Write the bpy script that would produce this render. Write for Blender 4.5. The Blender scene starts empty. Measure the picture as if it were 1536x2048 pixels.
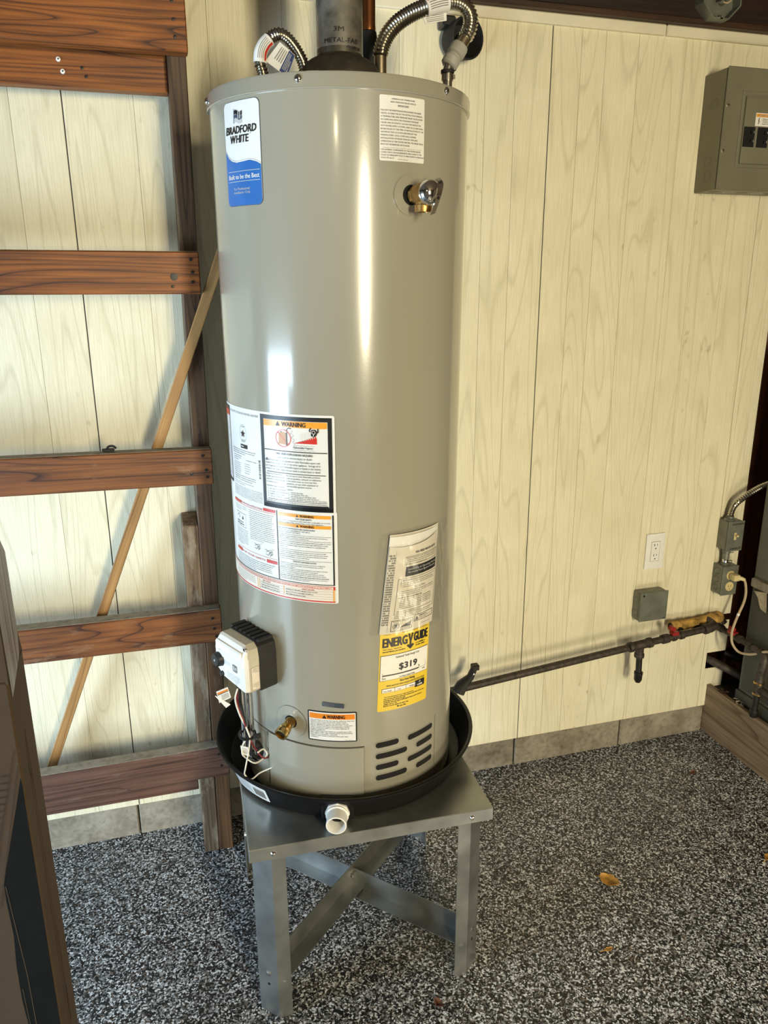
import bpy, bmesh, math, random
from mathutils import Vector, Matrix
random.seed(11)
sc = bpy.context.scene
COL = sc.collection
PI = math.pi
R_ = math.radians

# ------------------------------------------------------------------ camera
yaw, pitch, roll = R_(16.0681), R_(16.165), R_(-0.2652)
f_ = Vector((math.sin(yaw)*math.cos(pitch), math.cos(yaw)*math.cos(pitch), -math.sin(pitch)))
r_ = Vector((math.cos(yaw), -math.sin(yaw), 0))
u_ = r_.cross(f_)
r2 = r_*math.cos(roll) + u_*math.sin(roll)
u2 = u_*math.cos(roll) - r_*math.sin(roll)
cd = bpy.data.cameras.new('camera')
cd.sensor_fit = 'AUTO'; cd.sensor_width = 36.0; cd.lens = 1513.18/2048*36.0
cd.clip_start = 0.02
cam = bpy.data.objects.new('camera', cd); COL.objects.link(cam)
cam.matrix_world = Matrix(((r2.x, u2.x, -f_.x, -0.1883), (r2.y, u2.y, -f_.y, -2.0897),
                           (r2.z, u2.z, -f_.z, 1.5941), (0, 0, 0, 1)))
sc.camera = cam

# ------------------------------------------------------------------ light
sc.view_settings.view_transform = 'Standard'
sc.view_settings.look = 'None'
sc.view_settings.gamma = 1.0
sc.view_settings.use_curve_mapping = False
sc.view_settings.exposure = 0.04
w = bpy.data.worlds.new('world'); sc.world = w; w.use_nodes = True
bg = w.node_tree.nodes['Background']
bg.inputs[0].default_value = (0.72, 0.78, 0.9, 1); bg.inputs[1].default_value = 0.2

def area(name, loc, aim, sx, sy, power, col, spread=180):
    l = bpy.data.lights.new(name, 'AREA'); l.shape = 'RECTANGLE'; l.size = sx; l.size_y = sy
    l.energy = power; l.color = col; l.spread = R_(spread)
    o = bpy.data.objects.new(name, l); COL.objects.link(o); o.location = loc
    o.rotation_euler = (Vector(aim)-Vector(loc)).to_track_quat('-Z', 'Y').to_euler()
    return o
# glazed upper half of the side door behind the camera, sunlit yard beyond it
area('light_side_door', (0.62, -4.1, 1.66), (0.5, 0, 1.1), 0.30, 0.95, 112, (1.0, 0.875, 0.59))
# garage door opening to the left, blue daylight
area('light_garage_door', (-2.45, -1.35, 0.66), (0.0, -0.35, 0.40), 1.2, 1.15, 122, (0.62, 0.82, 1.0))
# sun falling on the slab to the right of the bay, thrown back up
area('light_sun_on_slab', (1.15, -1.75, 0.04), (0.75, 0.0, 0.9), 0.8, 0.6, 14, (1.0, 0.89, 0.66))
# hanging lamp of the garage
area('light_hanging_lamp', (-0.42, -2.6, 2.16), (0.2, -0.5, 1.6), 0.06, 0.05, 1.3, (1.0, 0.84, 0.52))

# ------------------------------------------------------------------ materials
class NT:
    def __init__(s, name):
        s.m = bpy.data.materials.new(name); s.m.use_nodes = True
        s.t = s.m.node_tree; s.b = s.t.nodes['Principled BSDF']
    def n(s, typ, **kw):
        nd = s.t.nodes.new(typ)
        for k, v in kw.items():
            if k.startswith('_'): setattr(nd, k[1:], v)
            else:
                key = int(k[1:]) if k[0] == 'i' and k[1:].isdigit() else k.replace('__', ' ')
                if hasattr(v, 'node'): s.t.links.new(v, nd.inputs[key])
                else: nd.inputs[key].default_value = v
        return nd
    def set(s, **kw):
        for k, v in kw.items():
            key = k.replace('__', ' ')
            if hasattr(v, 'node'): s.t.links.new(v, s.b.inputs[key])
            else: s.b.inputs[key].default_value = v
    def ramp(s, fac, stops, interp='LINEAR'):
        nd = s.t.nodes.new('ShaderNodeValToRGB'); cr = nd.color_ramp; cr.interpolation = interp
        while len(cr.elements) < len(stops): cr.elements.new(0.5)
        for e, (p, c) in zip(cr.elements, stops):
            e.position = p; e.color = tuple(c)+(1,) if len(c) == 3 else c
        s.t.links.new(fac, nd.inputs[0]); return nd.outputs[0]
    def mix(s, fac, a, b, mode='MIX'):
        nd = s.t.nodes.new('ShaderNodeMix'); nd.data_type = 'RGBA'; nd.blend_type = mode
        for i, v in ((0, fac), (6, a), (7, b)):
            if hasattr(v, 'node'): s.t.links.new(v, nd.inputs[i])
            else: nd.inputs[i].default_value = (tuple(v)+(1,) if isinstance(v, tuple) and len(v) == 3 else v)
        return nd.outputs[2]
    def math(s, op, a, b=0.0):
        nd = s.t.nodes.new('ShaderNodeMath'); nd.operation = op
        for i, v in ((0, a), (1, b)):
            if hasattr(v, 'node'): s.t.links.new(v, nd.inputs[i])
            else: nd.inputs[i].default_value = v
        return nd.outputs[0]
    def coords(s, scale, rand=(0, 0, 0)):
        tc = s.n('ShaderNodeTexCoord'); oi = s.n('ShaderNodeObjectInfo')
        sc_ = s.n('ShaderNodeVectorMath', _operation='SCALE', Scale=oi.outputs['Random'])
        sc_.inputs[0].default_value = rand
        ad = s.n('ShaderNodeVectorMath', _operation='ADD', i0=tc.outputs['Object'], i1=sc_.outputs[0])
        return s.n('ShaderNodeMapping', Vector=ad.outputs[0], Scale=scale).outputs[0]
    def bump(s, h, strength=0.3, dist=0.002):
        b = s.n('ShaderNodeBump', Height=h, Strength=strength, Distance=dist)
        s.t.links.new(b.outputs[0], s.b.inputs['Normal'])

def plain(name, col, rough=0.5, metal=0.0, noise=0.12, nscale=40, bump=0.0, **kw):
    t = NT(name)
    n = t.n('ShaderNodeTexNoise', Vector=t.coords((1, 1, 1), (3, 5, 7)), Scale=nscale, Detail=4)
    dark = tuple(c*(1-noise*1.6) for c in col); light = tuple(min(1, c*(1+noise)) for c in col)
    t.set(Base__Color=t.ramp(n.outputs[0], [(0.3, dark), (0.7, light)]), Roughness=rough, Metallic=metal, **kw)
    if bump: t.bump(n.outputs[0], bump, 0.002)
    return t.m

def wood(name, dark, mid, light, axis='x', rough=0.55, ring=9.0, wear=None, wear_amt=0.5, bump=0.25, fine=0.55, grain=0.06):
    t = NT(name)
    st = {'x': (grain, 1, 1), 'y': (1, grain, 1), 'z': (1, 1, grain)}[axis]
    v = t.coords(tuple(9*s for s in st), (3.1, 1.7, 2.3))
    n1 = t.n('ShaderNodeTexNoise', Vector=v, Scale=1.1, Detail=2, Distortion=0.4)
    fr = t.math('FRACT', t.math('MULTIPLY', n1.outputs[0], ring))
    c1 = t.ramp(fr, [(0.0, mid), (0.55, light), (0.86, mid), (0.97, dark), (1.0, mid)])
    vf = t.coords(tuple(150 if s == 1 else 4 for s in st), (2, 3, 5))
    n2 = t.n('ShaderNodeTexNoise', Vector=vf, Scale=1.0, Detail=3)
    c2 = t.mix(fine, c1, t.ramp(n2.outputs[0], [(0.32, (0.34, 0.30, 0.28)), (0.58, (1, 1, 1))]), 'MULTIPLY')
    vb = t.coords((6, 6, 6), (1, 2, 3))
    n3 = t.n('ShaderNodeTexNoise', Vector=vb, Scale=1.0, Detail=4)
    c3 = t.mix(0.5, c2, t.ramp(n3.outputs[0], [(0.3, (0.62, 0.6, 0.58)), (0.7, (1.1, 1.05, 1.0))]), 'MULTIPLY')
    if wear:
        vw = t.coords(tuple(22 if s == 1 else 7 for s in st), (4, 1, 2))
        n4 = t.n('ShaderNodeTexNoise', Vector=vw, Scale=1.0, Detail=6, Roughness=0.7)
        fac = t.ramp(n4.outputs[0], [(0.68-wear_amt*0.35, (0, 0, 0)), (0.80-wear_amt*0.25, (1, 1, 1))])
        c3 = t.mix(t.math('MULTIPLY', fac, 0.8), c3, wear)
    t.set(Base__Color=c3, Roughness=rough)
    t.bump(n2.outputs[0], bump, 0.0015)
    return t.m

M = {}
def siding():
    t = NT('cream_painted_siding')
    v = t.coords((7.5, 1, 0.75), (5.0, 0, 7.0))
    n1 = t.n('ShaderNodeTexNoise', Vector=v, Scale=1.0, Detail=1.0, Distortion=0.5)
    fr = t.math('FRACT', t.math('MULTIPLY', n1.outputs[0], 13))
    rings = t.ramp(fr, [(0.0, (0, 0, 0)), (0.74, (0, 0, 0)), (0.90, (1, 1, 1)), (1.0, (0, 0, 0))])
    vf = t.coords((330, 1, 11), (3, 0, 1))
    n2 = t.n('ShaderNodeTexNoise', Vector=vf, Scale=1.0, Detail=2)
    fine = t.ramp(n2.outputs[0], [(0.38, (1, 1, 1)), (0.62, (0, 0, 0))])
    vs = t.coords((5, 5, 5), (1, 2, 3))
    n3 = t.n('ShaderNodeTexNoise', Vector=vs, Scale=1.0, Detail=6, Roughness=0.6)
    base = t.ramp(n3.outputs[0], [(0.3, (0.73, 0.675, 0.49)), (0.7, (0.82, 0.77, 0.59))])
    c = t.mix(t.math('MULTIPLY', rings, 0.30), base, (0.40, 0.36, 0.22))
    c = t.mix(t.math('MULTIPLY', fine, 0.20), c, (0.42, 0.37, 0.23))
    vd = t.coords((38, 38, 22), (2, 2, 2))
    n5 = t.n('ShaderNodeTexNoise', Vector=vd, Scale=1.0, Detail=2)
    vd2 = t.coords((2.2, 2.2, 1.6), (2, 2, 2))
    n6 = t.n('ShaderNodeTexNoise', Vector=vd2, Scale=1.0, Detail=3)
    dirt = t.math('MULTIPLY', t.ramp(n5.outputs[0], [(0.66, (0, 0, 0)), (0.76, (1, 1, 1))]), t.ramp(n6.outputs[0], [(0.5, (0, 0, 0)), (0.65, (1, 1, 1))]))
    c = t.mix(t.math('MULTIPLY', dirt, 0.45), c, (0.25, 0.20, 0.11))
    t.set(Base__Color=c, Roughness=0.62)
    h = t.math('SUBTRACT', t.math('MULTIPLY', fine, -0.6), rings)
    t.bump(h, 0.25, 0.001)
    return t.m
M['siding'] = siding()
def floor_mat():
    t = NT('speckled_flake_floor')
    tc = t.n('ShaderNodeTexCoord')
    nz = t.n('ShaderNodeTexNoise', Vector=tc.outputs['Object'], Scale=90.0, Detail=1)
    ds = t.n('ShaderNodeVectorMath', _operation='SCALE', i0=nz.outputs['Color'], Scale=0.008)
    v = t.n('ShaderNodeVectorMath', _operation='ADD', i0=tc.outputs['Object'], i1=ds.outputs[0]).outputs[0]
    vo = t.n('ShaderNodeTexVoronoi', Vector=v, Scale=255.0)
    sep = t.n('ShaderNodeSeparateColor', Color=vo.outputs['Color'])
    flake = t.ramp(sep.outputs[0], [(0.0, (0.006, 0.006, 0.007)), (0.38, (0.040, 0.039, 0.038)), (0.50, (0.16, 0.155, 0.148)),
                                    (0.62, (0.36, 0.35, 0.335)), (0.80, (0.80, 0.79, 0.77)), (0.95, (0.16, 0.11, 0.075))], 'CONSTANT')
    big = t.n('ShaderNodeTexNoise', Vector=tc.outputs['Object'], Scale=3.0, Detail=3)
    c = t.mix(1.0, flake, t.ramp(big.outputs[0], [(0.3, (0.66, 0.70, 0.77)), (0.7, (0.92, 0.96, 1.03))]), 'MULTIPLY')
    t.set(Base__Color=c, Roughness=0.45)
    t.bump(sep.outputs[1], 0.5, 0.0015)
    return t.m
M['floor'] = floor_mat()
def concrete(name, a, b, c):
    t = NT(name)
    n1 = t.n('ShaderNodeTexNoise', Vector=t.coords((9, 9, 9), (5, 3, 1)), Scale=1.0, Detail=8, Roughness=0.65)
    n2 = t.n('ShaderNodeTexNoise', Vector=t.coords((60, 60, 60), (2, 3, 1)), Scale=1.0, Detail=4)
    col = t.ramp(n1.outputs[0], [(0.3, a), (0.5, b), (0.72, c)])
    col = t.mix(0.6, col, t.ramp(n2.outputs[0], [(0.3, (0.5, 0.48, 0.45)), (0.55, (1, 1, 1))]), 'MULTIPLY')
    t.set(Base__Color=col, Roughness=0.9); t.bump(n2.outputs[0], 0.4, 0.003)
    return t.m
M['block'] = concrete('grey_brown_concrete_block', (0.13, 0.105, 0.075), (0.25, 0.22, 0.17), (0.36, 0.325, 0.265))
M['mortar'] = plain('dark_mortar', (0.05, 0.045, 0.04), 0.95)
M['girt'] = wood('stained_redwood_board', (0.040, 0.011, 0.003), (0.20, 0.056, 0.008), (0.31, 0.096, 0.014), 'x', ring=20, fine=0.8)
M['girt_worn'] = wood('scuffed_redwood_board', (0.036, 0.011, 0.004), (0.165, 0.050, 0.010), (0.235, 0.080, 0.018), 'x', ring=14, wear=(0.26, 0.155, 0.09), wear_amt=0.30, fine=0.75)
M['girt_low'] = wood('dusty_redwood_board', (0.045, 0.020, 0.013), (0.105, 0.048, 0.030), (0.145, 0.072, 0.048), 'x', ring=12, wear=(0.20, 0.13, 0.10), wear_amt=0.28, fine=0.7)
M['post'] = wood('dark_brown_post', (0.022, 0.010, 0.004), (0.078, 0.038, 0.015), (0.115, 0.060, 0.025), 'z', ring=12, wear=(0.15, 0.085, 0.045), wear_amt=0.25, fine=0.75)
M['post_grey'] = wood('weathered_grey_brown_post', (0.045, 0.024, 0.011), (0.135, 0.080, 0.040), (0.19, 0.125, 0.070), 'z', ring=14, wear=(0.31, 0.25, 0.18), wear_amt=0.5, rough=0.85)
M['dust'] = concrete('grey_dust', (0.20, 0.17, 0.13), (0.27, 0.24, 0.19), (0.34, 0.30, 0.25))
M['lath'] = wood('tan_wooden_lath', (0.18, 0.085, 0.025), (0.34, 0.175, 0.055), (0.42, 0.23, 0.08), 'z', ring=6, bump=0.15, fine=0.35)
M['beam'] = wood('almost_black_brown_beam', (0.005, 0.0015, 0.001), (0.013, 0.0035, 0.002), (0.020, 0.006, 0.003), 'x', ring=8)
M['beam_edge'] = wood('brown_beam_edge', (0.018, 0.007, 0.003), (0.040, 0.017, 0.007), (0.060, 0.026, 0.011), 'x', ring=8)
M['darkwood'] = wood('dark_red_brown_post', (0.03, 0.007, 0.003), (0.095, 0.025, 0.010), (0.14, 0.04, 0.015), 'z', ring=8, wear=(0.20, 0.07, 0.022), wear_amt=0.25)
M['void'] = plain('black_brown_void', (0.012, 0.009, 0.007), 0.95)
M['laminate'] = wood('brown_wood_laminate', (0.10, 0.062, 0.035), (0.21, 0.145, 0.085), (0.26, 0.185, 0.115), 'y', ring=7, rough=0.5, bump=0.1)
M['trimpaint'] = plain('cream_trim_paint', (0.74, 0.69, 0.54), 0.55, noise=0.06, nscale=8)
M['plaster'] = plain('brown_garage_wall_boards', (0.17, 0.12, 0.07), 0.8, nscale=6)
M['ceilwood'] = plain('brown_ceiling_boards', (0.11, 0.07, 0.04), 0.8, nscale=8)
def enamel():
    t = NT('greige_heater_enamel')
    n = t.n('ShaderNodeTexNoise', Vector=t.coords((1, 1, 1)), Scale=260.0, Detail=1)
    n2 = t.n('ShaderNodeTexNoise', Vector=t.coords((1, 1, 1)), Scale=2.5, Detail=2)
    t.set(Base__Color=t.ramp(n2.outputs[0], [(0.3, (0.288, 0.274, 0.222)), (0.7, (0.308, 0.294, 0.240))]), Roughness=0.20)
    t.set(Coat__Weight=0.6, Coat__Roughness=0.10)
    t.bump(n.outputs[0], 0.035, 0.001)
    return t.m
M['enamel'] = enamel()
def galv():
    t = NT('galvanized_sheet')
    n = t.n('ShaderNodeTexNoise', Vector=t.coords((1, 1, 1), (3, 2, 1)), Scale=14.0, Detail=5)
    t.set(Base__Color=t.ramp(n.outputs[0], [(0.3, (0.27, 0.28, 0.275)), (0.7, (0.40, 0.41, 0.395))]),
          Roughness=t.ramp(n.outputs[0], [(0.3, (0.30,)*3), (0.7, (0.42,)*3)]), Metallic=0.88)
    return t.m
M['galv'] = galv()
M['flue'] = plain('mottled_galvanized_pipe', (0.42, 0.41, 0.36), 0.36, 0.85, noise=0.30, nscale=35)
M['hood'] = plain('dark_oxidised_hood', (0.075, 0.068, 0.052), 0.45, 0.6, noise=0.25)
M['steel'] = plain('corrugated_stainless', (0.52, 0.49, 0.42), 0.24, 1.0, noise=0.08)
M['chrome'] = plain('bright_chrome', (0.72, 0.71, 0.68), 0.12, 1.0, noise=0.03)
M['brass'] = plain('yellow_brass', (0.66, 0.45, 0.16), 0.22, 1.0, noise=0.12)
M['brass2'] = plain('rough_cast_brass', (0.42, 0.24, 0.075), 0.38, 0.9, noise=0.2, nscale=90)
M['nickel'] = plain('dull_nickel', (0.40, 0.34, 0.24), 0.3, 1.0, noise=0.06)
M['copper'] = plain('brown_copper_pipe', (0.26, 0.10, 0.035), 0.3, 0.9, noise=0.2)
M['iron'] = plain('brown_black_iron', (0.060, 0.047, 0.036), 0.55, 0.35, noise=0.35, nscale=70, bump=0.3)
M['irondark'] = plain('black_iron', (0.018, 0.016, 0.014), 0.45, 0.3, noise=0.3, nscale=70)
M['black'] = plain('black_plastic', (0.011, 0.011, 0.012), 0.42, noise=0.1)
M['rubber'] = plain('matt_black_rubber', (0.010, 0.010, 0.011), 0.7, noise=0.2, bump=0.2)
M['panblack'] = plain('black_pan_plastic', (0.008, 0.008, 0.009), 0.40, noise=0.12, Specular__IOR__Level=0.25)
M['white'] = plain('white_plastic', (0.80, 0.80, 0.78), 0.35, noise=0.03)
M['pvc'] = plain('white_pvc', (0.82, 0.81, 0.77), 0.32, noise=0.03)
M['beige'] = plain('beige_plastic', (0.50, 0.46, 0.37), 0.4, noise=0.04)
M['greypvc'] = plain('grey_pvc', (0.34, 0.34, 0.31), 0.4, noise=0.08)
M['paper'] = plain('white_paper', (0.78, 0.77, 0.74), 0.5, noise=0.02)
M['vinyl'] = plain('glossy_white_vinyl', (0.74, 0.74, 0.72), 0.22, noise=0.02)
M['booklet'] = plain('cream_booklet_paper', (0.66, 0.61, 0.52), 0.7, noise=0.03)
M['ink'] = plain('black_ink', (0.012, 0.012, 0.013), 0.4, noise=0.05)
M['greyink'] = plain('grey_ink', (0.16, 0.155, 0.15), 0.5, noise=0.05)
M['blueprint'] = plain('blue_ink', (0.030, 0.135, 0.42), 0.25, noise=0.05)
M['darkblue'] = plain('dark_blue_ink', (0.012, 0.035, 0.16), 0.35, noise=0.05)
M['slate'] = plain('slate_blue_ink', (0.05, 0.075, 0.12), 0.35, noise=0.05)
M['palegrey'] = plain('pale_grey_ink', (0.52, 0.52, 0.51), 0.35, noise=0.05)
M['orange'] = plain('orange_ink', (0.78, 0.34, 0.035), 0.3, noise=0.03)
M['deeporange'] = plain('deep_orange_ink', (0.72, 0.22, 0.02), 0.3, noise=0.03)
M['red'] = plain('red_ink', (0.55, 0.03, 0.022), 0.35, noise=0.04)
M['tanprint'] = plain('tan_ink', (0.50, 0.25, 0.07), 0.4, noise=0.05)
M['yellow'] = plain('yellow_label', (0.74, 0.525, 0.035), 0.4, noise=0.02)
M['palepink'] = plain('pale_cream_print', (0.74, 0.67, 0.58), 0.35, noise=0.02)
M['redplastic'] = plain('red_handle', (0.30, 0.016, 0.014), 0.4, noise=0.08)
M['panelgrey'] = plain('olive_grey_panel_enamel', (0.172, 0.165, 0.115), 0.42, noise=0.06, nscale=12)
M['boxgrey'] = plain('grey_steel_box', (0.165, 0.175, 0.145), 0.42, 0.25, noise=0.16, nscale=25)
M['furnace'] = plain('grey_green_furnace_enamel', (0.100, 0.103, 0.086), 0.5, noise=0.12, nscale=9)
M['furnace2'] = plain('dark_grey_green_enamel', (0.054, 0.057, 0.047), 0.5, noise=0.15, nscale=9)
M['ivory'] = plain('ivory_plastic', (0.62, 0.52, 0.27), 0.4, noise=0.05)
M['cord'] = plain('beige_cord', (0.47, 0.37, 0.24), 0.5, noise=0.08)
M['insul'] = plain('yellow_brown_pipe_wrap', (0.46, 0.27, 0.065), 0.8, noise=0.40, nscale=45, bump=0.5)
M['slot'] = plain('black_slot', (0.004, 0.004, 0.004), 0.9, noise=0.1)
M['card'] = plain('shade_darkened_cardboard', (0.088, 0.054, 0.027), 0.85, noise=0.06, nscale=14)  # shade on the carton is put into this colour, darker than real cardboard
M['cardprint'] = plain('dark_brown_carton_print', (0.045, 0.026, 0.014), 0.8, noise=0.1)
M['cardblack'] = plain('black_carton_print', (0.010, 0.011, 0.010), 0.8, noise=0.15, Specular__IOR__Level=0.15)
M['leafgold'] = plain('golden_dry_leaf', (0.46, 0.24, 0.045), 0.6, noise=0.35, nscale=60, bump=0.5)
M['leafbrown'] = plain('brown_dry_leaf', (0.14, 0.055, 0.028), 0.7, noise=0.3, nscale=60, bump=0.5)
M['greywood'] = wood('shiny_grey_wavy_tape', (0.16, 0.14, 0.115), (0.30, 0.28, 0.25), (0.42, 0.40, 0.37), 'z', ring=14, rough=0.35)
M['wirewhite'] = plain('white_wire', (0.72, 0.68, 0.60), 0.4, noise=0.03)
M['wirered'] = plain('maroon_wire', (0.20, 0.018, 0.025), 0.4, noise=0.05)
M['scrap'] = plain('pale_torn_paper', (0.45, 0.38, 0.27), 0.8, noise=0.2)
def film():
    t = NT('clear_plastic_film')
    n = t.n('ShaderNodeTexNoise', Vector=t.coords((34, 34, 8)), Scale=1.0, Detail=3)
    bp = t.n('ShaderNodeBump', Height=n.outputs[0], Strength=0.8, Distance=0.006)
    lw = t.n('ShaderNodeLayerWeight', Blend=0.35, Normal=bp.outputs[0])
    fac = t.math('ADD', t.math('MULTIPLY', lw.outputs['Facing'], 0.22), 0.022)
    tr = t.n('ShaderNodeBsdfTransparent', Color=(0.97, 0.97, 0.96, 1))
    gl = t.n('ShaderNodeBsdfGlossy', Color=(0.9, 0.9, 0.9, 1), Roughness=0.2, Normal=bp.outputs[0])
    mx = t.n('ShaderNodeMixShader', i0=fac, i1=tr.outputs[0], i2=gl.outputs[0])
    t.t.links.new(mx.outputs[0], t.t.nodes['Material Output'].inputs[0])
    return t.m
M['film'] = film()

# ------------------------------------------------------------------ mesh helpers
def link(name, me, parent=None, loc=None):
    o = bpy.data.objects.new(name, me); COL.objects.link(o)
    if parent is not None: o.parent = parent
    if loc is not None: o.location = loc
    return o
def tag(o, label=None, cat=None, group=None, kind=None):
    if label: o['label'] = label
    if cat: o['category'] = cat
    if group: o['group'] = group
    if kind: o['kind'] = kind
    return o
def empty(name, loc, label=None, cat=None, group=None, rot=(0, 0, 0)):
    o = bpy.data.objects.new(name, None); COL.objects.link(o)
    o.location = loc; o.rotation_euler = rot; o.empty_display_size = 0.05
    return tag(o, label, cat, group)

def catmull(pts, n=8):
    P = [Vector(p) for p in pts]; out = []
    for i in range(len(P)-1):
        p0 = P[i-1] if i else P[0]*2-P[1]; p1, p2 = P[i], P[i+1]
        p3 = P[i+2] if i+2 < len(P) else P[-1]*2-P[-2]
        for k in range(n):
            t = k/n
            out.append(0.5*((2*p1)+(p2-p0)*t+(2*p0-5*p1+4*p2-p3)*t*t+(3*p1-p0-3*p2+p3)*t**3))
    out.append(P[-1]); return out
def resample(pts, step):
    out = [pts[0].copy()]; acc = 0.0
    for a, b in zip(pts, pts[1:]):
        L = (b-a).length
        if L < 1e-9: continue
        d = step-acc
        while d <= L:
            out.append(a+(b-a)*(d/L)); d += step
        acc = (acc+L) % step
    out.append(pts[-1].copy()); return out

class MB:
    K = 1.0          # radius factor for the pipe builders
    def __init__(s, *mats):
        s.bm = bmesh.new(); s.mats = list(mats); s.cur = 0; s.off = None
    def use(s, m):
        if m not in s.mats: s.mats.append(m)
        s.cur = s.mats.index(m); return s
    def f(s, vs):
        try:
            fc = s.bm.faces.new(vs); fc.material_index = s.cur; return fc
        except ValueError: return None
    def v(s, p): return s.bm.verts.new(p)
    def merge(s, bm2, mtx=None):
        if mtx: bmesh.ops.transform(bm2, matrix=mtx, verts=bm2.verts)
        mp = {}
        for vv in bm2.verts: mp[vv] = s.bm.verts.new(vv.co)
        for fc in bm2.faces:
            nf = s.f([mp[x] for x in fc.verts])
        bm2.free(); return s
    def box(s, a, b, bev=0.0, seg=1, mtx=None):
        b2 = bmesh.new(); bmesh.ops.create_cube(b2, size=1)
        ce = [(x+y)/2 for x, y in zip(a, b)]; sz = [abs(y-x) for x, y in zip(a, b)]
        for vv in b2.verts: vv.co = Vector([ce[i]+vv.co[i]*sz[i] for i in range(3)])
        if bev: bmesh.ops.bevel(b2, geom=b2.edges[:]+b2.verts[:], offset=min(bev, min(sz)*0.45), segments=seg, affect='EDGES', profile=0.6)
        return s.merge(b2, mtx)
    def prism(s, poly, a, b, ax='y', bev=0.0, mtx=None):
        """poly: 2-D outline (u,v); extruded from a to b along ax."""
        b2 = bmesh.new()
        def P(u, v, d): return {'y': (u, d, v), 'x': (d, u, v), 'z': (u, v, d)}[ax]
        A = [b2.verts.new(P(u, v, a)) for u, v in poly]; B = [b2.verts.new(P(u, v, b)) for u, v in poly]
        b2.faces.new(A); b2.faces.new(B[::-1])
        n = len(poly)
        for i in range(n): b2.faces.new((A[i], B[i], B[(i+1) % n], A[(i+1) % n]))
        bmesh.ops.recalc_face_normals(b2, faces=b2.faces[:])
        if bev: bmesh.ops.bevel(b2, geom=b2.edges[:], offset=bev, segments=1, affect='EDGES')
        return s.merge(b2, mtx)
    def tube(s, pts, r, n=14, caps=True):
        pts = [Vector(p) for p in pts]; m = len(pts)
        rr = [x*MB.K for x in (r if hasattr(r, '__len__') else [r]*m)]
        T = []
        for i in range(m):
            d = pts[min(i+1, m-1)]-pts[max(i-1, 0)]
            T.append(d.normalized() if d.length > 1e-9 else Vector((0, 0, 1)))
        up = Vector((0, 0, 1)) if abs(T[0].z) < 0.9 else Vector((1, 0, 0))
        N = (up-T[0]*up.dot(T[0])).normalized(); rings = []
        for i in range(m):
            N = (N-T[i]*N.dot(T[i])).normalized(); B = T[i].cross(N)
            rings.append([s.v(pts[i]+(N*math.cos(2*PI*k/n)+B*math.sin(2*PI*k/n))*rr[i]) for k in range(n)])
        for a, b in zip(rings, rings[1:]):
            for k in range(n): s.f((a[k], a[(k+1) % n], b[(k+1) % n], b[k]))
        if caps: s.f(rings[0][::-1]); s.f(rings[-1])
        return s
    def lathe(s, prof, n=32, origin=(0, 0, 0), axis=(0, 0, 1)):
        """prof: list of (radius, height along axis)."""
        O = Vector(origin); A = Vector(axis).normalized()
        X = A.orthogonal().normalized(); Y = A.cross(X); rings = []; prof = [(r*MB.K, h) for r, h in prof]
        for r, h in prof:
            if r < 1e-6: rings.append([s.v(O+A*h)])
            else: rings.append([s.v(O+A*h+(X*math.cos(2*PI*k/n)+Y*math.sin(2*PI*k/n))*r) for k in range(n)])
        for a, b in zip(rings, rings[1:]):
            for k in range(n):
                k2 = (k+1) % n
                if len(a) == 1 and len(b) == 1: continue
                if len(a) == 1: s.f((a[0], b[k2], b[k]))
                elif len(b) == 1: s.f((a[k], a[k2], b[0]))
                else: s.f((a[k], a[k2], b[k2], b[k]))
        return s
    def build(s, name, parent=None, smooth=35, loc=None, recalc=True):
        if recalc: bmesh.ops.recalc_face_normals(s.bm, faces=s.bm.faces[:])
        me = bpy.data.meshes.new(name); s.bm.to_mesh(me); s.bm.free()
        for m in s.mats: me.materials.append(M[m] if isinstance(m, str) else m)
        if smooth:
            for p in me.polygons: p.use_smooth = True
            me.set_sharp_from_angle(angle=R_(smooth))
        return link(name, me, parent, loc)

# 2-D text geometry, cached --------------------------------------------------
_TC = {}
def text2d(body, bold=0.0, shear=0.0, res=2):
    key = (body, bold, shear, res)
    if key in _TC: return _TC[key]
    cu = bpy.data.curves.new('t', 'FONT'); cu.body = body; cu.size = 1.0; cu.resolution_u = res
    cu.offset = bold; cu.shear = shear; cu.fill_mode = 'FRONT'
    ob = bpy.data.objects.new('t', cu)
    me = bpy.data.meshes.new_from_object(ob)
    vs = [(v.co.x, v.co.y) for v in me.vertices]; fs = [tuple(p.vertices) for p in me.polygons]
    bpy.data.objects.remove(ob); bpy.data.meshes.remove(me); bpy.data.curves.remove(cu)
    _TC[key] = (vs, fs); return _TC[key]

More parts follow.
